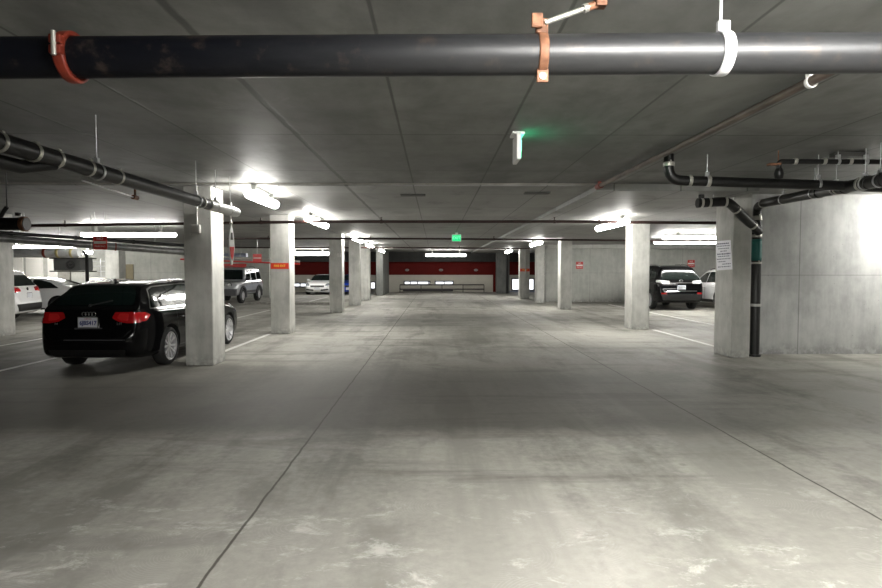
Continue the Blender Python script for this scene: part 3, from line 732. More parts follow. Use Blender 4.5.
# notice on the side of the wide right column
fx = 5.44
e = empty('paper_notice', (fx, 11.0, 1.6), 'white printed paper notice taped on the side of the wide right column', 'notice')
pts = [atz(0,0,0)]*0
def on_side(px, py):
    d = CR @ Vector(((px-441)/F, (294-py)/F, -1)); return CL+d*((fx-.006)/d.x)
cs = [on_side(715.5, 241.2), on_side(730.6, 240.0), on_side(733.8, 269.4), on_side(716.6, 270.6)]
for c_ in cs: c_.y = min(max(c_.y, 10.70), 11.36)
mb = MB(); mb.add([c_ for c_ in cs]+[c_+Vector((.003, 0, 0)) for c_ in cs], [(0,1,2,3),(7,6,5,4),(0,4,5,1),(1,5,6,2),(2,6,7,3),(3,7,4,0)]); mb.build('sheet', M_paper, e)
mb = MB(); random.seed(5)
for k, (w0, w1) in enumerate([(.12,.88),(.10,.92),(.14,.86),(.3,.72),(.08,.94),(.12,.9),(.05,.95),(.1,.6),(.4,.95),(.1,.9)]):
    t = .08+k*.088; u = w0
    while u < w1:
        l = random.uniform(.05, .13); u2 = min(u+l, w1)
        def pt(u_, t_): 
            return cs[0].lerp(cs[1], u_).lerp(cs[3].lerp(cs[2], u_), t_)-Vector((.001, 0, 0))
        hgt = .045 if k in (0, 4) else .028
        mb.add([pt(u, t), pt(u2, t), pt(u2, t+hgt), pt(u, t+hgt)], [(0,1,2,3)]); u = u2+.03
mb.build('printed_lines', M_ink, e)
# junction box and conduit on the nearest left column
e = empty('junction_box', (-4.04, 9.9, 2.2), 'small grey junction box on the nearest left column', 'electrical box')
q = at(196.5, 229, 9.92); mb = MB(); mb.box((q.x-.075, 9.86, q.z-.07), (q.x+.075, 9.919, q.z+.07), bev=.008); mb.build('box', M_grey_box, e)
mb = MB(); mb.tube([(q.x+.02, 9.895, q.z+.06), (q.x+.02, 9.895, 3.02)], .016, 10); mb.build('conduit', M_grey_box, e)
mb = MB(); mb.box((q.x-.055, 9.855, q.z-.05), (q.x+.055, 9.861, q.z+.05), bev=.002); mb.build('cover_plate', M_clamp, e)
# number on third column
q = at(339.5, 255.5, 22.4)
text_mb('18', .22, (q.x, 22.392, q.z), (1, 0, 0), (0, 0, 1), .002, M_white_txt, 'column_number', None)
tag(D.objects['column_number'], 'small white number painted on the third left column', 'lettering')
# hook it as a thing; conduit on the far white column
q = at(525.5, 250, 33.7); mb = MB(); mb.tube([(q.x, 33.66, at(525,282,33.7).z), (q.x, 33.66, 2.94)], .03, 8); z_ = at(525, 284, 33.7).z; mb.box((q.x-.09, 33.6, z_-.1), (q.x+.09, 33.69, z_+.1), bev=.01)
tag(mb.build('conduit_box', M_grey_box), 'conduit and box on the far white right column', 'electrical box')
# pipe with teal tape between third right column and the back wall
q = at(543, 270, 29.95); e = empty('drain_stack', (q.x, 29.95, 0), 'thin dark drain stack with teal tape far down the right row', 'pipe')
mb = MB(); mb.tube([(q.x, 29.95, 0), (q.x, 29.95, 2.94)], .07, 12); mb.build('pipe_run', M_black_pipe, e)
mb = MB(); mb.ring((q.x, 29.95, 1.66), (0,0,1), .069, .076, .40); mb.build('tape', M_teal, e)
for z_ in (2.3, 1.3, .5): mb = MB(); mb.ring((q.x, 29.95, z_), (0,0,1), .068, .085, .06); mb.build('coupling', M_clamp, e)
# pipe beside the far pier
q = at(507, 270, 41.6); mb = MB(); mb.tube([(q.x, 41.6, 0), (q.x, 41.6, 2.94)], .09, 12); tag(mb.build('drain_stack', M_black_pipe), 'dark pipe on the broad far pier right of the red wall', 'pipe')
# hanging white and red sign seen edge-on at the drain pipe end
q = at(231, 222, 9.5); zt = at(231, 224.5, 9.5).z; zb = at(231, 265, 9.5).z
e = empty('hanging_sign', (q.x, 9.5, zb), 'narrow white and red sign hanging edge-on from the drain pipe end', 'sign')
mb = MB(); mb.ring((q.x, 9.5, zt+.02), (0, 1, 0), .014, .022, .01, 12); mb.ring((q.x, 9.5, zt+.055), (1, 0, 0), .014, .022, .01, 12); mb.tube([(q.x, 9.5, zt+.07), (q.x, 9.5, zt+.16)], .005, 6); mb.build('hook', M_clamp, e)
hh = zt-zb; outl = [(0, 1), (.5, .86), (.9, .62), (1, .40), (.7, .2), (.12, 0), (-.12, 0), (-.7, .2), (-1, .40), (-.9, .62), (-.5, .86)]
mb = MB(); n = len(outl); dv = Vector((.42, .9, 0)).normalized(); nv = Vector((.9, -.42, 0)).normalized()
for s_ in (0,):
    f0 = [Vector((q.x, 9.5, zb))+dv*a*.06+Vector((0,0,b*hh))+nv*.012 for a, b in outl]; f1 = [p_-nv*.024 for p_ in f0]
    mb.add(f0+f1, [tuple(range(n)), tuple(range(2*n-1, n-1, -1))]+[(i, (i+1)%n, n+(i+1)%n, n+i) for i in range(n)])
pl_ = mb.build('sign_panel', M_white_plastic, e)
for sgn in (1, -1):
    mb = MB(); o_ = Vector((q.x, 9.5, zb))+nv*.0135*sgn
    mb.add([o_+dv*a*.06+Vector((0,0,b*hh)) for a, b in ((-.85,.45),(.85,.45),(.55,.22),(0,.1),(-.55,.22))], [(0,1,2,3,4)]); mb.build('red_field', M_red_sign, e)
    mb = MB(); mb.add([o_+dv*a*.06+Vector((0,0,b*hh)) for a, b in ((-.5,.62),(.5,.62),(.3,.80),(-.3,.80))], [(0,1,2,3)]); mb.build('dark_field', M_dark_plate, e)

# railing at the far end, wall lights, low dark strip below the windows
e = empty('guard_rail', (.5, 44.3, 0), 'long low pipe guard rail in front of the far windows', 'railing')
xa_, xb_ = at(400, 287, 44.2).x, at(484, 287, 44.2).x; zt_, zl_ = at(440, 284.8, 44.2).z, at(440, 289.2, 44.2).z
mb = MB(); mb.tube([(xa_, 44.2, zl_), (xa_, 44.2, zt_), (xb_, 44.2, zt_), (xb_, 44.2, zl_), (xa_, 44.2, zl_)], .045, 8); mb.build('rail', M_rail, e)
for k in range(5):
    x = xa_+(xb_-xa_)*k/4; mb = MB(); mb.tube([(x, 44.2, 0), (x, 44.2, zt_)], .03, 8); mb.build('post', M_rail, e)
mb = MB(); mb.box((at(403,290,44.7).x, 44.7, .06), (at(453,290,44.7).x, 44.79, .26)); struct(mb.build('trim_9', M_frame, local=True))
for px in (407, 441, 476):
    q = at(px, 270, 44.75); mb = MB(); mb.lathe((q.x, 44.79, q.z), (0,-1,0), [(0,.16),(.05,.15),(.09,.09),(.10,.001)], 16)
    for v in mb.v: v.z = q.z+(v.z-q.z)*.6
    tag(mb.build('wall_light', M_curb), {407:'left', 441:'middle', 476:'right'}[px]+' one of three small unlit oval wall lamps on the red wall', 'wall lamp', 'oval lamps on the red wall')

# ------------------------------------------------------------------ cars
def pchip(tab):
    xs = [a for a, b in tab]; ys = [b for a, b in tab]; n = len(xs)
    h = [xs[i+1]-xs[i] for i in range(n-1)]; d = [(ys[i+1]-ys[i])/h[i] for i in range(n-1)]
    m = [d[0]]+[0 if d[i-1]*d[i] <= 0 else (h[i-1]+h[i])*3/((2*h[i]+h[i-1])/d[i-1]+(h[i]+2*h[i-1])/d[i]) for i in range(1, n-1)]+[d[-1]]
    def f(x):
        if x <= xs[0]: return ys[0]
        if x >= xs[-1]: return ys[-1]
        i = max(k for k in range(n-1) if xs[k] <= x); t = (x-xs[i])/h[i]
        return ys[i]*(1+2*t)*(1-t)**2+m[i]*h[i]*t*(1-t)**2+ys[i+1]*t*t*(3-2*t)+m[i+1]*h[i]*t*t*(t-1)
    return f
def catmull(pts, k=3):
    out = []; n = len(pts)
    for i in range(n-1):
        p0 = pts[max(i-1, 0)]; p1 = pts[i]; p2 = pts[i+1]; p3 = pts[min(i+2, n-1)]
        for j in range(k):
            t = j/k; out.append(tuple(.5*(2*b+(c-a)*t+(2*a-5*b+4*c-d_)*t*t+(3*b-a-3*c+d_)*t**3) for a, b, c, d_ in zip(p0, p1, p2, p3)))
    out.append(pts[-1]); return out
def body_mesh(sp):
    cv = {k: pchip(sp[k]) for k in ('bot', 'belt', 'top', 'W', 'WT')}
    hl = sp['hl']; ys = []
    y = -hl
    ends = [0, .008, .02, .035, .05, .07, .09, .12, .15, .19, .24, .30]
    ys = [-hl+e_ for e_ in ends]; k = -hl+.36
    while k < hl-.33: ys.append(k); k += .07
    ys += [hl-e_ for e_ in reversed(ends)]
    vs = []; rows = 0; sec_n = 0
    for y in ys:
        W, zb, zl, zt, wt = (cv[k](y) for k in ('W', 'bot', 'belt', 'top', 'WT'))
        zl = min(zl, zt-.03); h = zl-zb; g = zt-zl; wt = min(wt, .93*W)
        sh = .035
        pts = [(0, zb), (.55*W, zb), (.86*W, zb+.01), (.955*W, zb+.09*h), (.985*W, zb+.28*h), (W, zb+.52*h), (.992*W, zb+.76*h), (.972*W, zb+.93*h), (.94*W, zl),
               (.915*W+(wt-.915*W)*.30+.008, zl+g*.30), (.915*W+(wt-.915*W)*.62+.010, zl+g*.60), (wt*1.0, zl+g*.88), (wt*.93, zl+g*.955), (.72*wt, zt-.006), (.4*wt, zt-.001), (0, zt)]
        pts = catmull(pts, 3); sec_n = len(pts)
        vs += [(x, y, z) for x, z in pts] + [(-x, y, z) for x, z in pts[1:-1]][::-1]
        rows += 1
    m = 2*sec_n-2; fs = []
    for i in range(rows-1):
        for k in range(m): fs.append((i*m+k, (i+1)*m+k, (i+1)*m+(k+1)%m, i*m+(k+1)%m))
    fs.append(tuple(range(m))); fs.append(tuple(reversed(range((rows-1)*m, rows*m))))
    return vs, fs, m
def patch(bvh, outl, view, off=.005, cell=.06, r=.0):
    """a panel lying on the car body: outline in the side, front, back or top view"""
    if r: outl = round_poly(outl, r)
    bm = bmesh.new(); V = [bm.verts.new((a, b, 0)) for a, b in outl]; bm.faces.new(V)
    bmesh.ops.triangulate(bm, faces=bm.faces[:])
    for ax in (0, 1):
        lo = min(p[ax] for p in outl); hi = max(p[ax] for p in outl); n = max(2, int((hi-lo)/cell))
        for k in range(1, n):
            c = [0, 0, 0]; c[ax] = lo+(hi-lo)*k/n; nn = [0, 0, 0]; nn[ax] = 1
            bmesh.ops.bisect_plane(bm, geom=bm.verts[:]+bm.edges[:]+bm.faces[:], plane_co=c, plane_no=nn, dist=1e-5)
    bm.verts.index_update(); outer = []; inner = []
    for v in bm.verts:
        a, b, _ = v.co
        o, d = {'R': (Vector((3, a, b)), Vector((-1, 0, 0))), 'L': (Vector((-3, a, b)), Vector((1, 0, 0))),
                'B': (Vector((a, -5, b)), Vector((0, 1, 0))), 'F': (Vector((a, 5, b)), Vector((0, -1, 0))), 'T': (Vector((a, b, 4)), Vector((0, 0, -1)))}[view]
        hit, nrm, idx, dist = bvh.ray_cast(o, d)
        if hit is None: hit, nrm, idx, dist = bvh.find_nearest(o+d*(3-.6 if view in 'RL' else 3))
        if nrm.dot(d) > 0: nrm = -nrm
        outer.append(hit+nrm*off); inner.append(hit-nrm*.008)
    mb = MB(); n = len(outer)
    fs = [[v.index for v in f.verts] for f in bm.faces]
    mb.add(outer+inner, fs, True)
    rim = [(e_.verts[0].index, e_.verts[1].index) for e_ in bm.edges if len(e_.link_faces) == 1]
    mb.add(outer+inner, [(a, b, b+n, a+n) for a, b in rim]); bm.free()
    return mb
def round_poly(P, r, k=4):
    out = []; n = len(P)
    for i in range(n):
        a, b, c = Vector(P[i-1]), Vector(P[i]), Vector(P[(i+1) % n])
        ra = min(r, (a-b).length*.4, (c-b).length*.4); p = b+(a-b).normalized()*ra; q = b+(c-b).normalized()*ra
        for j in range(k+1):
            t = j/k; out.append(tuple(p*(1-t)**2+b*2*t*(1-t)+q*t*t))
    return out
M_tire = mat('tyre_rubber', (.018, .018, .018), .75)
M_arch = mat('wheel_well', (.008, .008, .008), .9)
M_rim = mat('alloy_rim', (.70, .70, .72), .35, .6)
M_glass = mat('dark_car_glass', (.006, .010, .009), .04)
M_glass_g = mat('green_tinted_glass', (.005, .011, .010), .05)
for q_ in (M_glass, M_glass_g): q_.node_tree.nodes['Principled BSDF'].inputs['Specular IOR Level'].default_value = .45
M_chrome = mat('chrome_trim', (.85, .85, .86), .12, 1.0)
M_blackp = mat('black_gloss_paint', (.003, .003, .0035), .10)
M_blackp.node_tree.nodes['Principled BSDF'].inputs['Specular IOR Level'].default_value = .2
M_whitep = mat('white_gloss_paint', (.78, .78, .78), .25, .0, 1.0)
M_silverp = mat('silver_paint', (.50, .51, .53), .3, .5, 1.0)
M_bluep = mat('blue_gloss_paint', (.02, .06, .42), .2, .1, 1.0)
M_trim = mat('black_plastic_trim', (.008, .008, .008), .55)
M_clad = mat('grey_plastic_cladding', (.07, .07, .075), .6)
M_tail = mat('red_tail_lamp', (.42, .006, .008), .12, .0, 1.0)
M_tail_hi = mat('red_reflector', (.60, .02, .02), .1, .0, 1.0)
M_clear = mat('clear_lamp_glass', (.70, .70, .70), .1, .3, 1.0)
M_plate = mat('licence_plate', (.62, .63, .68), .4)
M_plate_ink = mat('plate_ink', (.03, .04, .18), .5)

def wheel_into(car, pos, side, r, rim_r, w, spokes, label=None):
    mb = MB(); ax = (side, 0, 0); hw = w/2
    prof = [(-hw, rim_r*.9), (-hw*.95, r*.90), (-hw*.72, r*.985), (0, r), (hw*.72, r*.985), (hw*.95, r*.90), (hw, rim_r*1.02), (hw*.86, rim_r*.98), (hw*.8, rim_r*.9)]
    mb.lathe(pos, ax, prof, 40); wh = mb.build('wheel', M_tire, car, True)
    p = Vector(pos); s = Vector(ax)
    mb = MB(); mb.lathe(p, ax, [(hw*.8, rim_r*1.0), (hw*.9, rim_r*.985), (hw*.9, rim_r*.93), (hw*.55, rim_r*.88), (-hw*.3, rim_r*.86)], 40)
    mb.lathe(p, ax, [(hw*.25, rim_r*.22), (hw*.62, rim_r*.20), (hw*.68, rim_r*.12), (hw*.68, .001)], 20)
    for k in range(spokes):
        a = 2*PI*k/spokes; d = Vector((0, math.cos(a), math.sin(a))); t = s.cross(d)
        for sg in ((-1, 1) if spokes <= 7 else (0,)):
            o = t*sg*rim_r*.07; o2 = t*sg*rim_r*.15; hwid = rim_r*(.045 if spokes <= 7 else .055)
            a0 = p+s*hw*.62+d*rim_r*.12+o; a1 = p+s*hw*.80+d*rim_r*.92+o2
            vs = [a0-t*hwid, a0+t*hwid, a1+t*hwid*1.3, a1-t*hwid*1.3]; vs += [q-s*.03 for q in vs]
            mb.add(vs, [(0,1,2,3),(7,6,5,4),(0,4,5,1),(1,5,6,2),(2,6,7,3),(3,7,4,0)])
    mb.build('rim', M_rim, wh, True)
    mb = MB(); mb.lathe(p, ax, [(-hw*.3, rim_r*.86), (-hw*.3, .001)], 20); mb.lathe(p, ax, [(-hw*.1, rim_r*.55), (hw*.05, rim_r*.55), (hw*.05, .01)], 24); mb.build('brake_disc', M_clad, wh, True)
    return wh

def make_car(sp, loc, rz, label, cat='car', grp='parked cars'):
    car = empty(sp['name'], loc, label, cat, grp, rz)
    vs, fs, m = body_mesh(sp)
    bvh = BVHTree.FromPolygons([Vector(v) for v in vs], fs)
    mb = MB(); mb.add(vs, fs[:-2], True); mb.add(vs, [fs[-2], fs[-1]]) if False else None
    mb.add([], [])
    mb.f += [list(fs[-2]), list(fs[-1])]; mb.sm += [False, False]; mb.mi += [0, 0]
    body = mb.build('body', sp['paint'], car, True)
    # cut the wheel arches
    cut = MB(); xo = sp['track']
    for y in sp['axles']:
        for s in (-1, 1):
            cut.tube([(s*(xo-.24), y, sp['r']+.01), (s*(xo+.5), y, sp['r']+.01)], sp['r']+sp.get('gap', .055), 36)
    co = cut.build('arch_cutter', M_arch, car, True)
    md = body.modifiers.new('b', 'BOOLEAN'); md.operation = 'DIFFERENCE'; md.object = co; md.solver = 'EXACT'
    try: md.material_mode = 'TRANSFER'
    except Exception: pass
    bpy.context.view_layer.update()
    me = D.meshes.new_from_object(body.evaluated_get(bpy.context.evaluated_depsgraph_get()))
    body.modifiers.clear(); co_me = co.data; body.data = me; D.objects.remove(co)
    for p in me.polygons:
        if p.area > .35: p.use_smooth = False
    try: me.set_sharp_from_angle(angle=math.radians(38))
    except Exception: pass
    P = lambda name, outl, view, mt, off=.005, r=.0, lab=None, par=None, cell=.06: _lab(patch(bvh, outl, view, off, cell, r).build(name, mt, par or car, True), lab)
    mir = lambda o: [(-a, b) for a, b in o]
    if 'side_trim' in sp:
        for v in 'RL': P('window_trim', sp['side_trim'], v, sp.get('trim_mat', M_chrome), .004, .03); P('window_pillars', sp['side_inner'], v, M_blackp, .006, .03)
    for k, o in enumerate(sp['side_win']):
        for v in 'RL': P('side_window', o, v, sp.get('glass', M_glass), .008, .03)
    P('rear_window', sp['rear_win'], 'B', sp.get('rear_glass', M_glass), .006, .05)
    P('windshield', sp['front_win'], 'F', M_glass, .006, .05)
    for name, outl, view, mt, off, r, both in sp['panels']:
        P(name, outl, view, mt, off, r, cell=.03)
        if both: P(name, mir(outl) if view in 'BFT' else outl, view if view in 'BFT' else 'L', mt, off, r, cell=.03)
    # sills and door seams
    for ysm, z0, z1 in sp.get('seams', []):
        for v, s in (('R', 1), ('L', -1)):
            pts = []
            for k in range(9):
                z = z0+(z1-z0)*k/8; h, nn, i, d = bvh.ray_cast(Vector((3*s, ysm, z)), Vector((-s, 0, 0)))
                if h: pts.append(h)
            if len(pts) > 2: mb = MB(); mb.tube(pts, .0045, 6); mb.build('door_seam', M_trim, car, True)
    for yh, zh in sp.get('handles', []):
        for s in (1, -1):
            h, nn, i, d = bvh.ray_cast(Vector((3*s, yh, zh)), Vector((-s, 0, 0)))
            mb = MB(); mb.tube([h+Vector((-.0*s, -.10, 0)), h+Vector((.028*s, -.08, .0)), h+Vector((.03*s, .08, 0)), h+Vector((0, .10, 0))], .013, 8); mb.build('door_handle', sp.get('handle_mat', sp['paint']), car, True)
    if 'rails' in sp:
        y0, y1, xr, lift = sp['rails']
        for s in (1, -1):
            pts = []
            for k in range(13):
                y = y0+(y1-y0)*k/12; h, nn, i, d = bvh.ray_cast(Vector((xr*s, y, 4)), Vector((0, 0, -1)))
                pts.append(h+Vector((0, 0, lift*min(1, 5*min(k, 12-k)/12))))
            mb = MB(); mb.tube(pts, .016, 10)
            for k in (0, 6, 12):
                mb.tube([pts[k], pts[k]-Vector((0,0,lift+.01))], .02, 8)
            mb.build('roof_rail', sp.get('rail_mat', M_chrome), car, True)
    # mirrors
    my, mz = sp['mirror']
    for s in (1, -1):
        h, nn, i, d = bvh.ray_cast(Vector((3*s, my, mz)), Vector((-s, 0, 0)))
        c = h+Vector((.12*s, 0, .03)); mb = MB()
        bm = bmesh.new(); bmesh.ops.create_uvsphere(bm, u_segments=16, v_segments=10, radius=1)
        for v in bm.verts:
            y_ = v.co.y*.09
            if v.co.y < 0: y_ *= .35
            v.co = Vector((math.copysign(abs(v.co.x)**.7, v.co.x)*.125, y_, math.copysign(abs(v.co.z)**.7, v.co.z)*.085))+c
        bm.verts.index_update(); mb.add([v.co.copy() for v in bm.verts], [[v.index for v in f.verts] for f in bm.faces], True); bm.free()
        mb.tube([h-Vector((.02*s, 0, .03)), c-Vector((.06*s, 0, .05))], .028, 8)
        mo = mb.build('side_mirror', sp.get('mirror_mat', sp['paint']), car, True)
        mb = MB(); mb.box(c+Vector((-.10, -.036, -.06)), c+Vector((.10, -.030, .06)), bev=.002); mb.build('mirror_glass', M_glass, mo, True)
    for y in sp['axles']:
        for s in (1, -1):
            wheel_into(car, (s*(xo-sp['tw']/2), y, sp['r']), s, sp['r'], sp['rim'], sp['tw'], sp['spokes'])
    # plates
    for view, x, z, txt in sp.get('plates', []):
        s = -1 if view == 'B' else 1
        h, nn, i, d = bvh.ray_cast(Vector((x, 5*s, z)), Vector((0, -s, 0)))
        yb = h.y+s*.012
        mb = MB(); mb.box((x-.155, yb, z-.077), (x+.155, yb+s*.008, z+.077)); pl = mb.build('licence_plate', M_plate, car, True)
        fr = MB(); 
        for a, b in (((x-.165, z-.087), (x+.165, z-.075)), ((x-.165, z+.075), (x+.165, z+.087)), ((x-.165, z-.087), (x-.153, z+.087)), ((x+.153, z-.087), (x+.165, z+.087))):
            fr.box((a[0], yb-.0, a[1]), (b[0], yb+s*.014, b[1]))
        fr.build('plate_frame', sp.get('plate_frame', M_chrome), pl, True)
        if txt:
            text_mb(txt, .088, (x, yb+s*.010, z-.012), (-s, 0, 0), (0, 0, 1), .001, M_plate_ink, 'lettering', pl, True, bold=.003, sx=.95)
            text_mb('California', .03, (x, yb+s*.010, z+.055), (-s, 0, 0), (0, 0, 1), .001, M_tail, 'lettering', pl, True)
    if 'extra' in sp: sp['extra'](car, bvh, P)
    return car
def _lab(o, l):
    if l: o['label'] = l
    return o

# --- black estate
def wagon_extra(car, bvh, P):
    # four interlocked rings on the tailgate
    h, nn, i, d = bvh.ray_cast(Vector((0, -5, .925)), Vector((0, 1, 0)))
    mb = MB()
    for k in range(4):
        cx = (k-1.5)*.052; n = 20
        pts = [Vector((cx+.034*math.cos(2*PI*j/n), h.y-.012, .925+.034*math.sin(2*PI*j/n))) for j in range(n+1)]
        mb.tube(pts, .0052, 6, caps=False)
    mb.build('ring_badge', M_chrome, car, True)
    for x, t in ((-.52, 'A4'), (.50, '2.0T')):
        h, nn, i, d = bvh.ray_cast(Vector((x, -5, .77)), Vector((0, 1, 0)))
        text_mb(t, .05, (x, h.y-.008, .775), (1, 0, 0), (0, 0, 1), .003, M_chrome, 'badge_lettering', car, True, bold=.001)
    mb = MB(); mb.tube([(0, -1.45, 1.40), (0, -1.50, 1.465)], .016, 8); mb.lathe((0, -1.45, 1.405), (0,0,1), [(0,.04),(.02,.03),(.025,.001)], 12); mb.build('antenna', M_trim, car, True)
    mb = MB(); mb.tube([(-.02, -2.235, 1.055), (.30, -2.10, 1.13)], .010, 8); mb.tube([(0, -2.24, 1.05), (0, -2.20, 1.07)], .02, 8); mb.build('rear_wiper', M_trim, car, True)
wagon = dict(name='estate_car', hl=2.35, paint=M_blackp, track=.905, axles=(-1.37, 1.44), r=.322, rim=.245, tw=.225, spokes=10, gap=.05,
  bot=[(-2.35,.40),(-2.28,.28),(-2.0,.21),(2.0,.19),(2.25,.22),(2.35,.34)],
  belt=[(-2.35,.60),(-2.24,.90),(-1.8,.97),(-.9,.955),(0,.94),(1.0,.92),(1.5,.86),(2.2,.68),(2.35,.5)],
  top=[(-2.35,.58),(-2.31,.66),(-2.275,.70),(-2.262,.85),(-2.24,.98),(-2.17,1.03),(-1.83,1.31),(-1.74,1.37),(-1.3,1.415),(-.5,1.436),(.1,1.43),(.45,1.37),(.85,1.20),(1.22,1.01),(1.32,.975),(1.9,.88),(2.2,.74),(2.30,.62),(2.35,.5)],
  W=[(-2.35,.62),(-2.31,.71),(-2.2,.80),(-2.0,.865),(-1.7,.905),(0,.913),(1.6,.905),(2.1,.84),(2.28,.72),(2.35,.60)],
  WT=[(-2.35,.66),(-2.25,.76),(-2.12,.75),(-1.8,.62),(-1.2,.60),(.3,.59),(.8,.64),(1.25,.74),(1.9,.72),(2.35,.5)],
  side_trim=[(-1.93,.985),(-1.86,1.06),(-1.70,1.30),(-1.5,1.345),(-.3,1.378),(.15,1.36),(.55,1.23),(1.12,.945),(0,.95)],
  side_inner=[(-1.885,1.005),(-1.83,1.07),(-1.68,1.28),(-1.49,1.325),(-.3,1.358),(.14,1.34),(.53,1.215),(1.04,.965),(0,.97)],
  side_win=[[(-1.83,1.02),(-1.66,1.27),(-1.46,1.315),(-1.14,1.33),(-1.14,1.01)],[(-1.08,1.005),(-1.08,1.335),(-.3,1.35),(-.2,1.35),(-.2,.985)],[(-.13,.985),(-.13,1.345),(.12,1.335),(.50,1.21),(.98,.985)]],
  rear_win=[(-.66,1.055),(.66,1.055),(.60,1.22),(.50,1.345),(-.50,1.345),(-.60,1.22)],
  front_win=[(-.70,1.0),(.70,1.0),(.55,1.37),(-.55,1.37)], glass=M_glass_g, rear_glass=M_glass_g,
  panels=[('tail_lamp', [(.38,.865),(.42,.955),(.76,.955),(.80,.90),(.80,.79),(.62,.785),(.48,.81)], 'B', M_tail, .012, .02, True),
          ('tail_lamp_inner', [(.46,.865),(.50,.935),(.64,.935),(.64,.82),(.52,.83)], 'B', M_tail_hi, .018, .02, True),
          ('tail_lamp_side', [(-2.22,.80),(-2.22,.945),(-2.06,.94),(-1.98,.90),(-2.08,.81)], 'R', M_tail, .010, .02, True),
          ('bumper_trim', [(-.62,.375),(.62,.375),(.58,.245),(-.58,.245)], 'B', M_trim, .004, .02, False),
          ('bumper_chrome_strip', [(-.36,.525),(.62,.525),(.62,.537),(-.36,.537)], 'B', M_clad, .006, 0, False),
          ('tailgate_handle', [(-.22,.715),(.22,.715),(.22,.695),(-.22,.695)], 'B', M_clad, .012, 0, False),
          ('headlamp', [(.42,.62),(.44,.74),(.72,.76),(.80,.68),(.70,.60)], 'F', M_clear, .006, .02, True),
          ('grille', [(-.26,.36),(.26,.36),(.34,.72),(-.34,.72)], 'F', M_trim, .006, .03, False)],
  seams=[(-1.11,.36,.97),(-.165,.28,.95),(.92,.30,.93)], handles=[(-.95,.80),(.02,.79)], rails=(-1.55,.25,.56,.03), mirror=(.72,.97),
  plates=[('B', 0, .80, '6JBS417')], extra=wagon_extra)
wg_ = make_car(wagon, (-5.385, 11.47, 0), math.radians(-.4), 'shiny black estate car with red tail lamps parked beside the nearest left column', 'car')
wg_.scale = (.965, 1, 1)

# --- crossovers
def suv(name, paint, **kw):
    d = dict(name=name, hl=2.385, paint=paint, track=.93, axles=(-1.36, 1.38), r=.36, rim=.245, tw=.235, spokes=5, gap=.06,
      bot=[(-2.385,.46),(-2.32,.33),(-2.0,.27),(2.0,.24),(2.3,.28),(2.385,.40)],
      belt=[(-2.385,.66),(-2.25,1.05),(-1.8,1.10),(0,1.04),(1.2,1.02),(1.8,.94),(2.3,.78),(2.385,.6)],
      top=[(-2.385,.64),(-2.345,.76),(-2.32,.82),(-2.29,1.02),(-2.22,1.12),(-1.98,1.46),(-1.86,1.59),(-1.3,1.665),(-.4,1.69),(.2,1.665),(.6,1.55),(1.15,1.20),(1.28,1.13),(1.9,1.02),(2.2,.90),(2.33,.76),(2.385,.6)],
      W=[(-2.385,.72),(-2.34,.82),(-2.2,.89),(-1.8,.935),(0,.94),(1.6,.935),(2.1,.87),(2.3,.75),(2.385,.6)],
      WT=[(-2.385,.68),(-2.25,.80),(-1.95,.68),(-1.4,.64),(.3,.64),(.8,.68),(1.25,.78),(1.9,.76),(2.385,.5)],
      side_win=[[(-1.80,1.19),(-1.62,1.42),(-1.25,1.52),(-1.10,1.54),(-1.10,1.14)],[(-1.04,1.14),(-1.04,1.54),(-.15,1.56),(-.15,1.10)],[(-.08,1.10),(-.08,1.56),(.2,1.53),(.55,1.40),(1.02,1.10)]],
      rear_win=[(-.74,1.14),(.74,1.14),(.67,1.34),(.58,1.47),(-.58,1.47),(-.67,1.34)],
      front_win=[(-.74,1.16),(.74,1.16),(.60,1.60),(-.60,1.60)],
      panels=[('tail_lamp', [(.46,.98),(.50,1.09),(.84,1.12),(.89,1.04),(.84,.94)], 'B', M_tail, .012, .02, True),
              ('bumper_trim', [(-.82,.60),(.82,.60),(.74,.38),(-.74,.38)], 'B', M_trim, .006, .03, False),
              ('bumper_reflector', [(.60,.60),(.80,.60),(.80,.66),(.60,.66)], 'B', M_tail, .012, .01, True),
              ('headlamp', [(.42,.78),(.46,.90),(.74,.94),(.84,.86),(.74,.76)], 'F', M_clear, .006, .02, True),
              ('grille', [(-.34,.55),(.34,.55),(.40,.86),(-.40,.86)], 'F', M_trim, .006, .03, False),
              ('sill_trim', [(-.92,.27),(.92,.27),(.92,.40),(-.92,.40)], 'R', M_trim, .006, .01, True)],
      seams=[(-1.07,.45,1.09),(-.115,.40,1.05),(.95,.40,1.0)], handles=[(-.92,.93),(.05,.92)], rails=(-1.6,.15,.60,.05), mirror=(.85,1.10),
      plates=[('B', 0, .84, None)], rail_mat=M_trim)
    d.update(kw); return d
def rx_extra(car, bvh, P):
    h, nn, i, d = bvh.ray_cast(Vector((0, -5, 1.09)), Vector((0, 1, 0)))
    mb = MB(); n = 20
    mb.tube([Vector((.07*math.cos(2*PI*j/n), h.y-.02, 1.085+.05*math.sin(2*PI*j/n))) for j in range(n+1)], .010, 6, caps=False)
    mb.tube([(-.01, h.y-.02, 1.125), (-.03, h.y-.02, 1.06), (.05, h.y-.02, 1.06)], .009, 6); mb.build('oval_badge', M_chrome, car, True)
    mb = MB(); mb.tube([(0, -2.05, 1.33), (.34, -2.12, 1.27)], .012, 6); mb.build('rear_wiper', M_trim, car, True)
rxs = suv('crossover_car', M_blackp, extra=rx_extra, rail_mat=M_chrome)
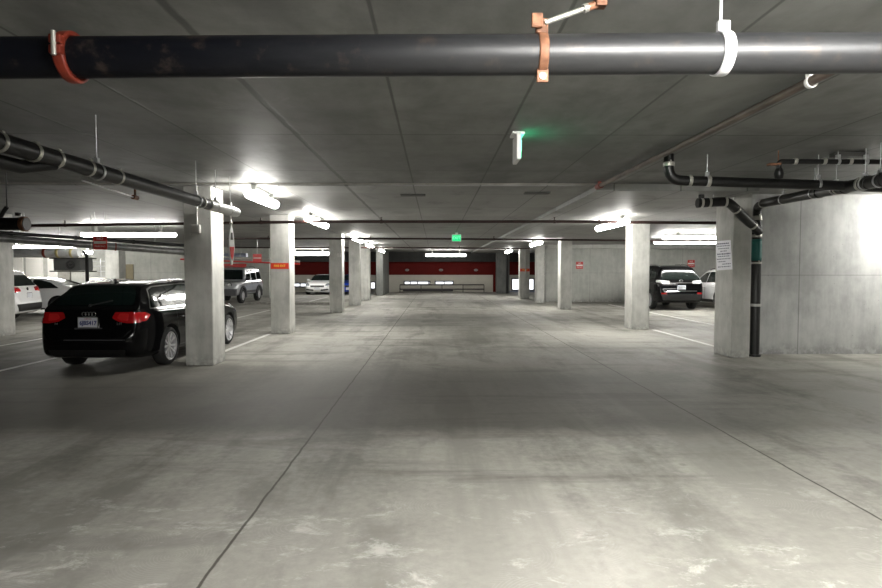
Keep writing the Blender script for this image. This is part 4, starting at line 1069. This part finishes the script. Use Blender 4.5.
rxs['panels'] = [q for q in rxs['panels'] if q[0] != 'tail_lamp'] + [
    ('tail_lamp', [(.44,.99),(.46,1.08),(.86,1.12),(.90,1.04),(.72,.98)], 'B', M_clear, .014, .02, True),
    ('chrome_strip', [(-.46,1.0),(.46,1.0),(.46,1.035),(-.46,1.035)], 'B', M_chrome, .014, 0, False),
    ('chrome_strip', [(-.60,.705),(.60,.705),(.60,.725),(-.60,.725)], 'B', M_chrome, .012, 0, False)]
rx_ = make_car(rxs, (9.97, 26.0, 0), 0, 'black crossover car with roof rails seen from behind on the right')
rx_.scale = (1.02, 1, 1.10)
make_car(suv('crossover_car', M_whitep, seams=[(-1.07,.45,1.09),(-.115,.40,1.05)]), (12.65, 25.5, 0), math.radians(-2), 'white crossover car peeking out right of the black crossover')
ws = suv('hatchback_car', M_whitep, rail_mat=M_whitep)
ws['panels'] = [q for q in ws['panels'] if q[0] != 'bumper_reflector']
def badge_extra(car, bvh, P):
    h, nn, i, d = bvh.ray_cast(Vector((0, -5, 1.04)), Vector((0, 1, 0)))
    mb = MB(); mb.lathe((0, h.y-.002, 1.04), (0, -1, 0), [(0,.06),(.015,.055),(.02,.001)], 16); mb.build('round_badge', M_trim, car, True)
ws['extra'] = badge_extra
make_car(ws, (-14.97, 18.04, 0), math.radians(101.5), 'white hatchback with dark rear glass at the far left beside the leftmost column')

# --- silver four by four
def jeep_extra(car, bvh, P):
    h, nn, i, d = bvh.ray_cast(Vector((0, 5, .92)), Vector((0, -1, 0)))
    for k in range(7):
        x = (k-3)*.095; mb = MB(); mb.box((x-.025, h.y-.02, .80), (x+.025, h.y+.018, 1.0), bev=.006); mb.build('grille_slot', M_trim, car, True)
    for s in (1, -1):
        mb = MB(); mb.lathe((s*.52, h.y-.06, .92), (0, 1, 0), [(0, .10), (.06, .10), (.08, .085), (.09, .001)], 20); mb.build('headlamp', M_clear, car, True)
        mb = MB(); mb.lathe((s*.52, h.y-.03, .92), (0, 1, 0), [(0, .125), (.045, .12), (.05, .10)], 20); mb.build('headlamp_ring', M_trim, car, True)
    mb = MB(); mb.box((-.86, 2.05, .40), (.86, 2.27, .74), bev=.04); mb.build('front_bumper', M_clad, car, True)
    mb = MB(); mb.box((-.84, -2.27, .45), (.84, -2.10, .66), bev=.04); mb.build('rear_bumper', M_clad, car, True)
    for y in (-1.30, 1.35):
        for s in (1, -1):
            n = 14; pts = [Vector((s*.925, y+.46*math.cos(PI*k/n), .37+.46*math.sin(PI*k/n))) for k in range(-1, n+2)]
            mb = MB(); mb.tube(pts, .045, 8); mb.build('fender_flare', M_clad, car, True)
jeep = dict(name='four_by_four', hl=2.22, paint=M_silverp, track=.93, axles=(-1.30, 1.35), r=.37, rim=.22, tw=.235, spokes=5, gap=.07,
  bot=[(-2.22,.46),(-2.15,.40),(2.1,.40),(2.22,.46)],
  belt=[(-2.22,.9),(-2.15,1.10),(0,1.08),(1.0,1.05),(1.9,1.0),(2.22,.8)],
  top=[(-2.22,.9),(-2.20,1.10),(-2.12,1.45),(-2.05,1.66),(-1.9,1.75),(-1.2,1.79),(0,1.79),(.30,1.76),(.45,1.68),(.80,1.25),(.92,1.13),(1.9,1.07),(2.1,1.02),(2.17,.95),(2.22,.80)],
  W=[(-2.22,.80),(-2.15,.87),(-1.9,.90),(1.7,.90),(2.1,.84),(2.22,.74)],
  WT=[(-2.22,.74),(-2.0,.70),(.2,.68),(.9,.78),(1.9,.74),(2.22,.6)],
  side_win=[[(-1.98,1.16),(-1.92,1.58),(-1.30,1.62),(-1.25,1.16)],[(-1.10,1.14),(-1.10,1.63),(-.32,1.64),(-.32,1.13)],[(-.18,1.13),(-.18,1.64),(.22,1.60),(.66,1.14)]],
  rear_win=[(-.66,1.18),(.66,1.18),(.58,1.62),(-.58,1.62)], front_win=[(-.74,1.17),(.74,1.17),(.62,1.66),(-.62,1.66)],
  panels=[('tail_lamp', [(.74,.92),(.74,1.12),(.86,1.12),(.86,.92)], 'B', M_tail, .012, .02, True),
          ('door_cladding', [(-.85,.50),(.90,.50),(.90,.62),(-.85,.62)], 'R', M_clad, .016, .02, True),
          ('sill_trim', [(-.85,.40),(.90,.40),(.90,.46),(-.85,.46)], 'R', M_trim, .01, .01, True)],
  seams=[(-1.18,.66,1.1),(-.25,.5,1.1),(.72,.5,1.06)], handles=[(-1.05,1.0),(-.1,1.0)], rails=(-1.8,.15,.58,.07), mirror=(.58,1.17), mirror_mat=M_trim, handle_mat=M_trim,
  rail_mat=M_clad, plates=[('F', 0, .56, None)], extra=jeep_extra)
make_car(jeep, (-10.43, 30.6, 0), PI, 'silver boxy four by four with dark cladding facing the viewer on the left')

M_headdark = mat('smoked_lamp_glass', (.22,.23,.25), .1, .3, 1.0)
# --- low cars
def low(name, paint, **kw):
    d = dict(name=name, hl=2.31, paint=paint, track=.90, axles=(-1.38, 1.42), r=.33, rim=.24, tw=.225, spokes=5, gap=.05,
      bot=[(-2.31,.40),(-2.24,.27),(-2.0,.20),(2.0,.18),(2.22,.20),(2.31,.30)],
      belt=[(-2.31,.62),(-2.2,.88),(-1.7,.93),(0,.90),(1.0,.88),(1.5,.82),(2.15,.68),(2.31,.48)],
      top=[(-2.31,.60),(-2.27,.72),(-2.22,.92),(-2.1,1.0),(-1.75,1.03),(-1.6,1.06),(-.85,1.30),(-.4,1.37),(0,1.375),(.25,1.34),(.7,1.14),(1.1,.95),(1.22,.915),(1.85,.82),(2.15,.70),(2.26,.58),(2.31,.46)],
      W=[(-2.31,.70),(-2.26,.78),(-2.1,.86),(-1.7,.905),(0,.905),(1.6,.90),(2.05,.84),(2.24,.72),(2.31,.58)],
      WT=[(-2.31,.62),(-2.2,.72),(-1.6,.72),(-.9,.58),(.2,.57),(.7,.64),(1.2,.74),(1.9,.70),(2.31,.46)],
      side_win=[[(-1.35,.98),(-1.0,1.17),(-.62,1.27),(-.38,1.285),(-.38,.955)],[(-.31,.955),(-.31,1.29),(.08,1.28),(.30,1.22),(.92,.945)]],
      rear_win=[(-.60,1.09),(.60,1.09),(.48,1.31),(-.48,1.31)], front_win=[(-.68,.95),(.68,.95),(.54,1.32),(-.54,1.32)],
      panels=[('tail_lamp', [(.44,.80),(.44,.92),(.80,.94),(.86,.86),(.78,.78)], 'B', M_tail, .01, .02, True),
              ('headlamp', [(.50,.58),(.56,.74),(.72,.80),(.80,.70),(.72,.56)], 'F', M_headdark, .008, .02, True),
              ('grille', [(-.44,.52),(.44,.52),(.50,.64),(-.50,.64)], 'F', M_trim, .008, .03, False),
              ('bumper_intake', [(.24,.28),(.76,.32),(.72,.42),(.24,.37)], 'F', M_trim, .008, .02, True),
              ('sill_trim', [(-.9,.20),(.95,.20),(.95,.27),(-.9,.27)], 'R', M_trim, .006, .01, True)],
      seams=[(-.345,.3,.92),(.95,.3,.88)], handles=[(-.20,.78)], mirror=(.72,.94), plates=[('F', 0, .42, None)])
    d.update(kw); return d
make_car(low('coupe_car', M_whitep), (-7.85, 41.5, 0), PI, 'white coupe car facing the viewer in front of the far red wall')
make_car(low('small_car', M_bluep), (-5.8, 41.7, 0), PI, 'bright blue car glimpsed between two left columns beside the white coupe')
make_car(low('sedan_car', M_whitep), (-15.05, 22.2, 0), math.radians(93), 'low white sedan car parked behind the white hatchback at far left')


# ------------------------------------------------------------------ world and view
w = D.worlds.new('world'); bpy.context.scene.world = w; w.use_nodes = True
w.node_tree.nodes['Background'].inputs[0].default_value = (.92, .96, 1, 1); w.node_tree.nodes['Background'].inputs[1].default_value = .38
sc = bpy.context.scene
sc.view_settings.view_transform = 'Standard'; sc.view_settings.look = 'None'; sc.view_settings.gamma = 1
sc.view_settings.exposure = 2.6
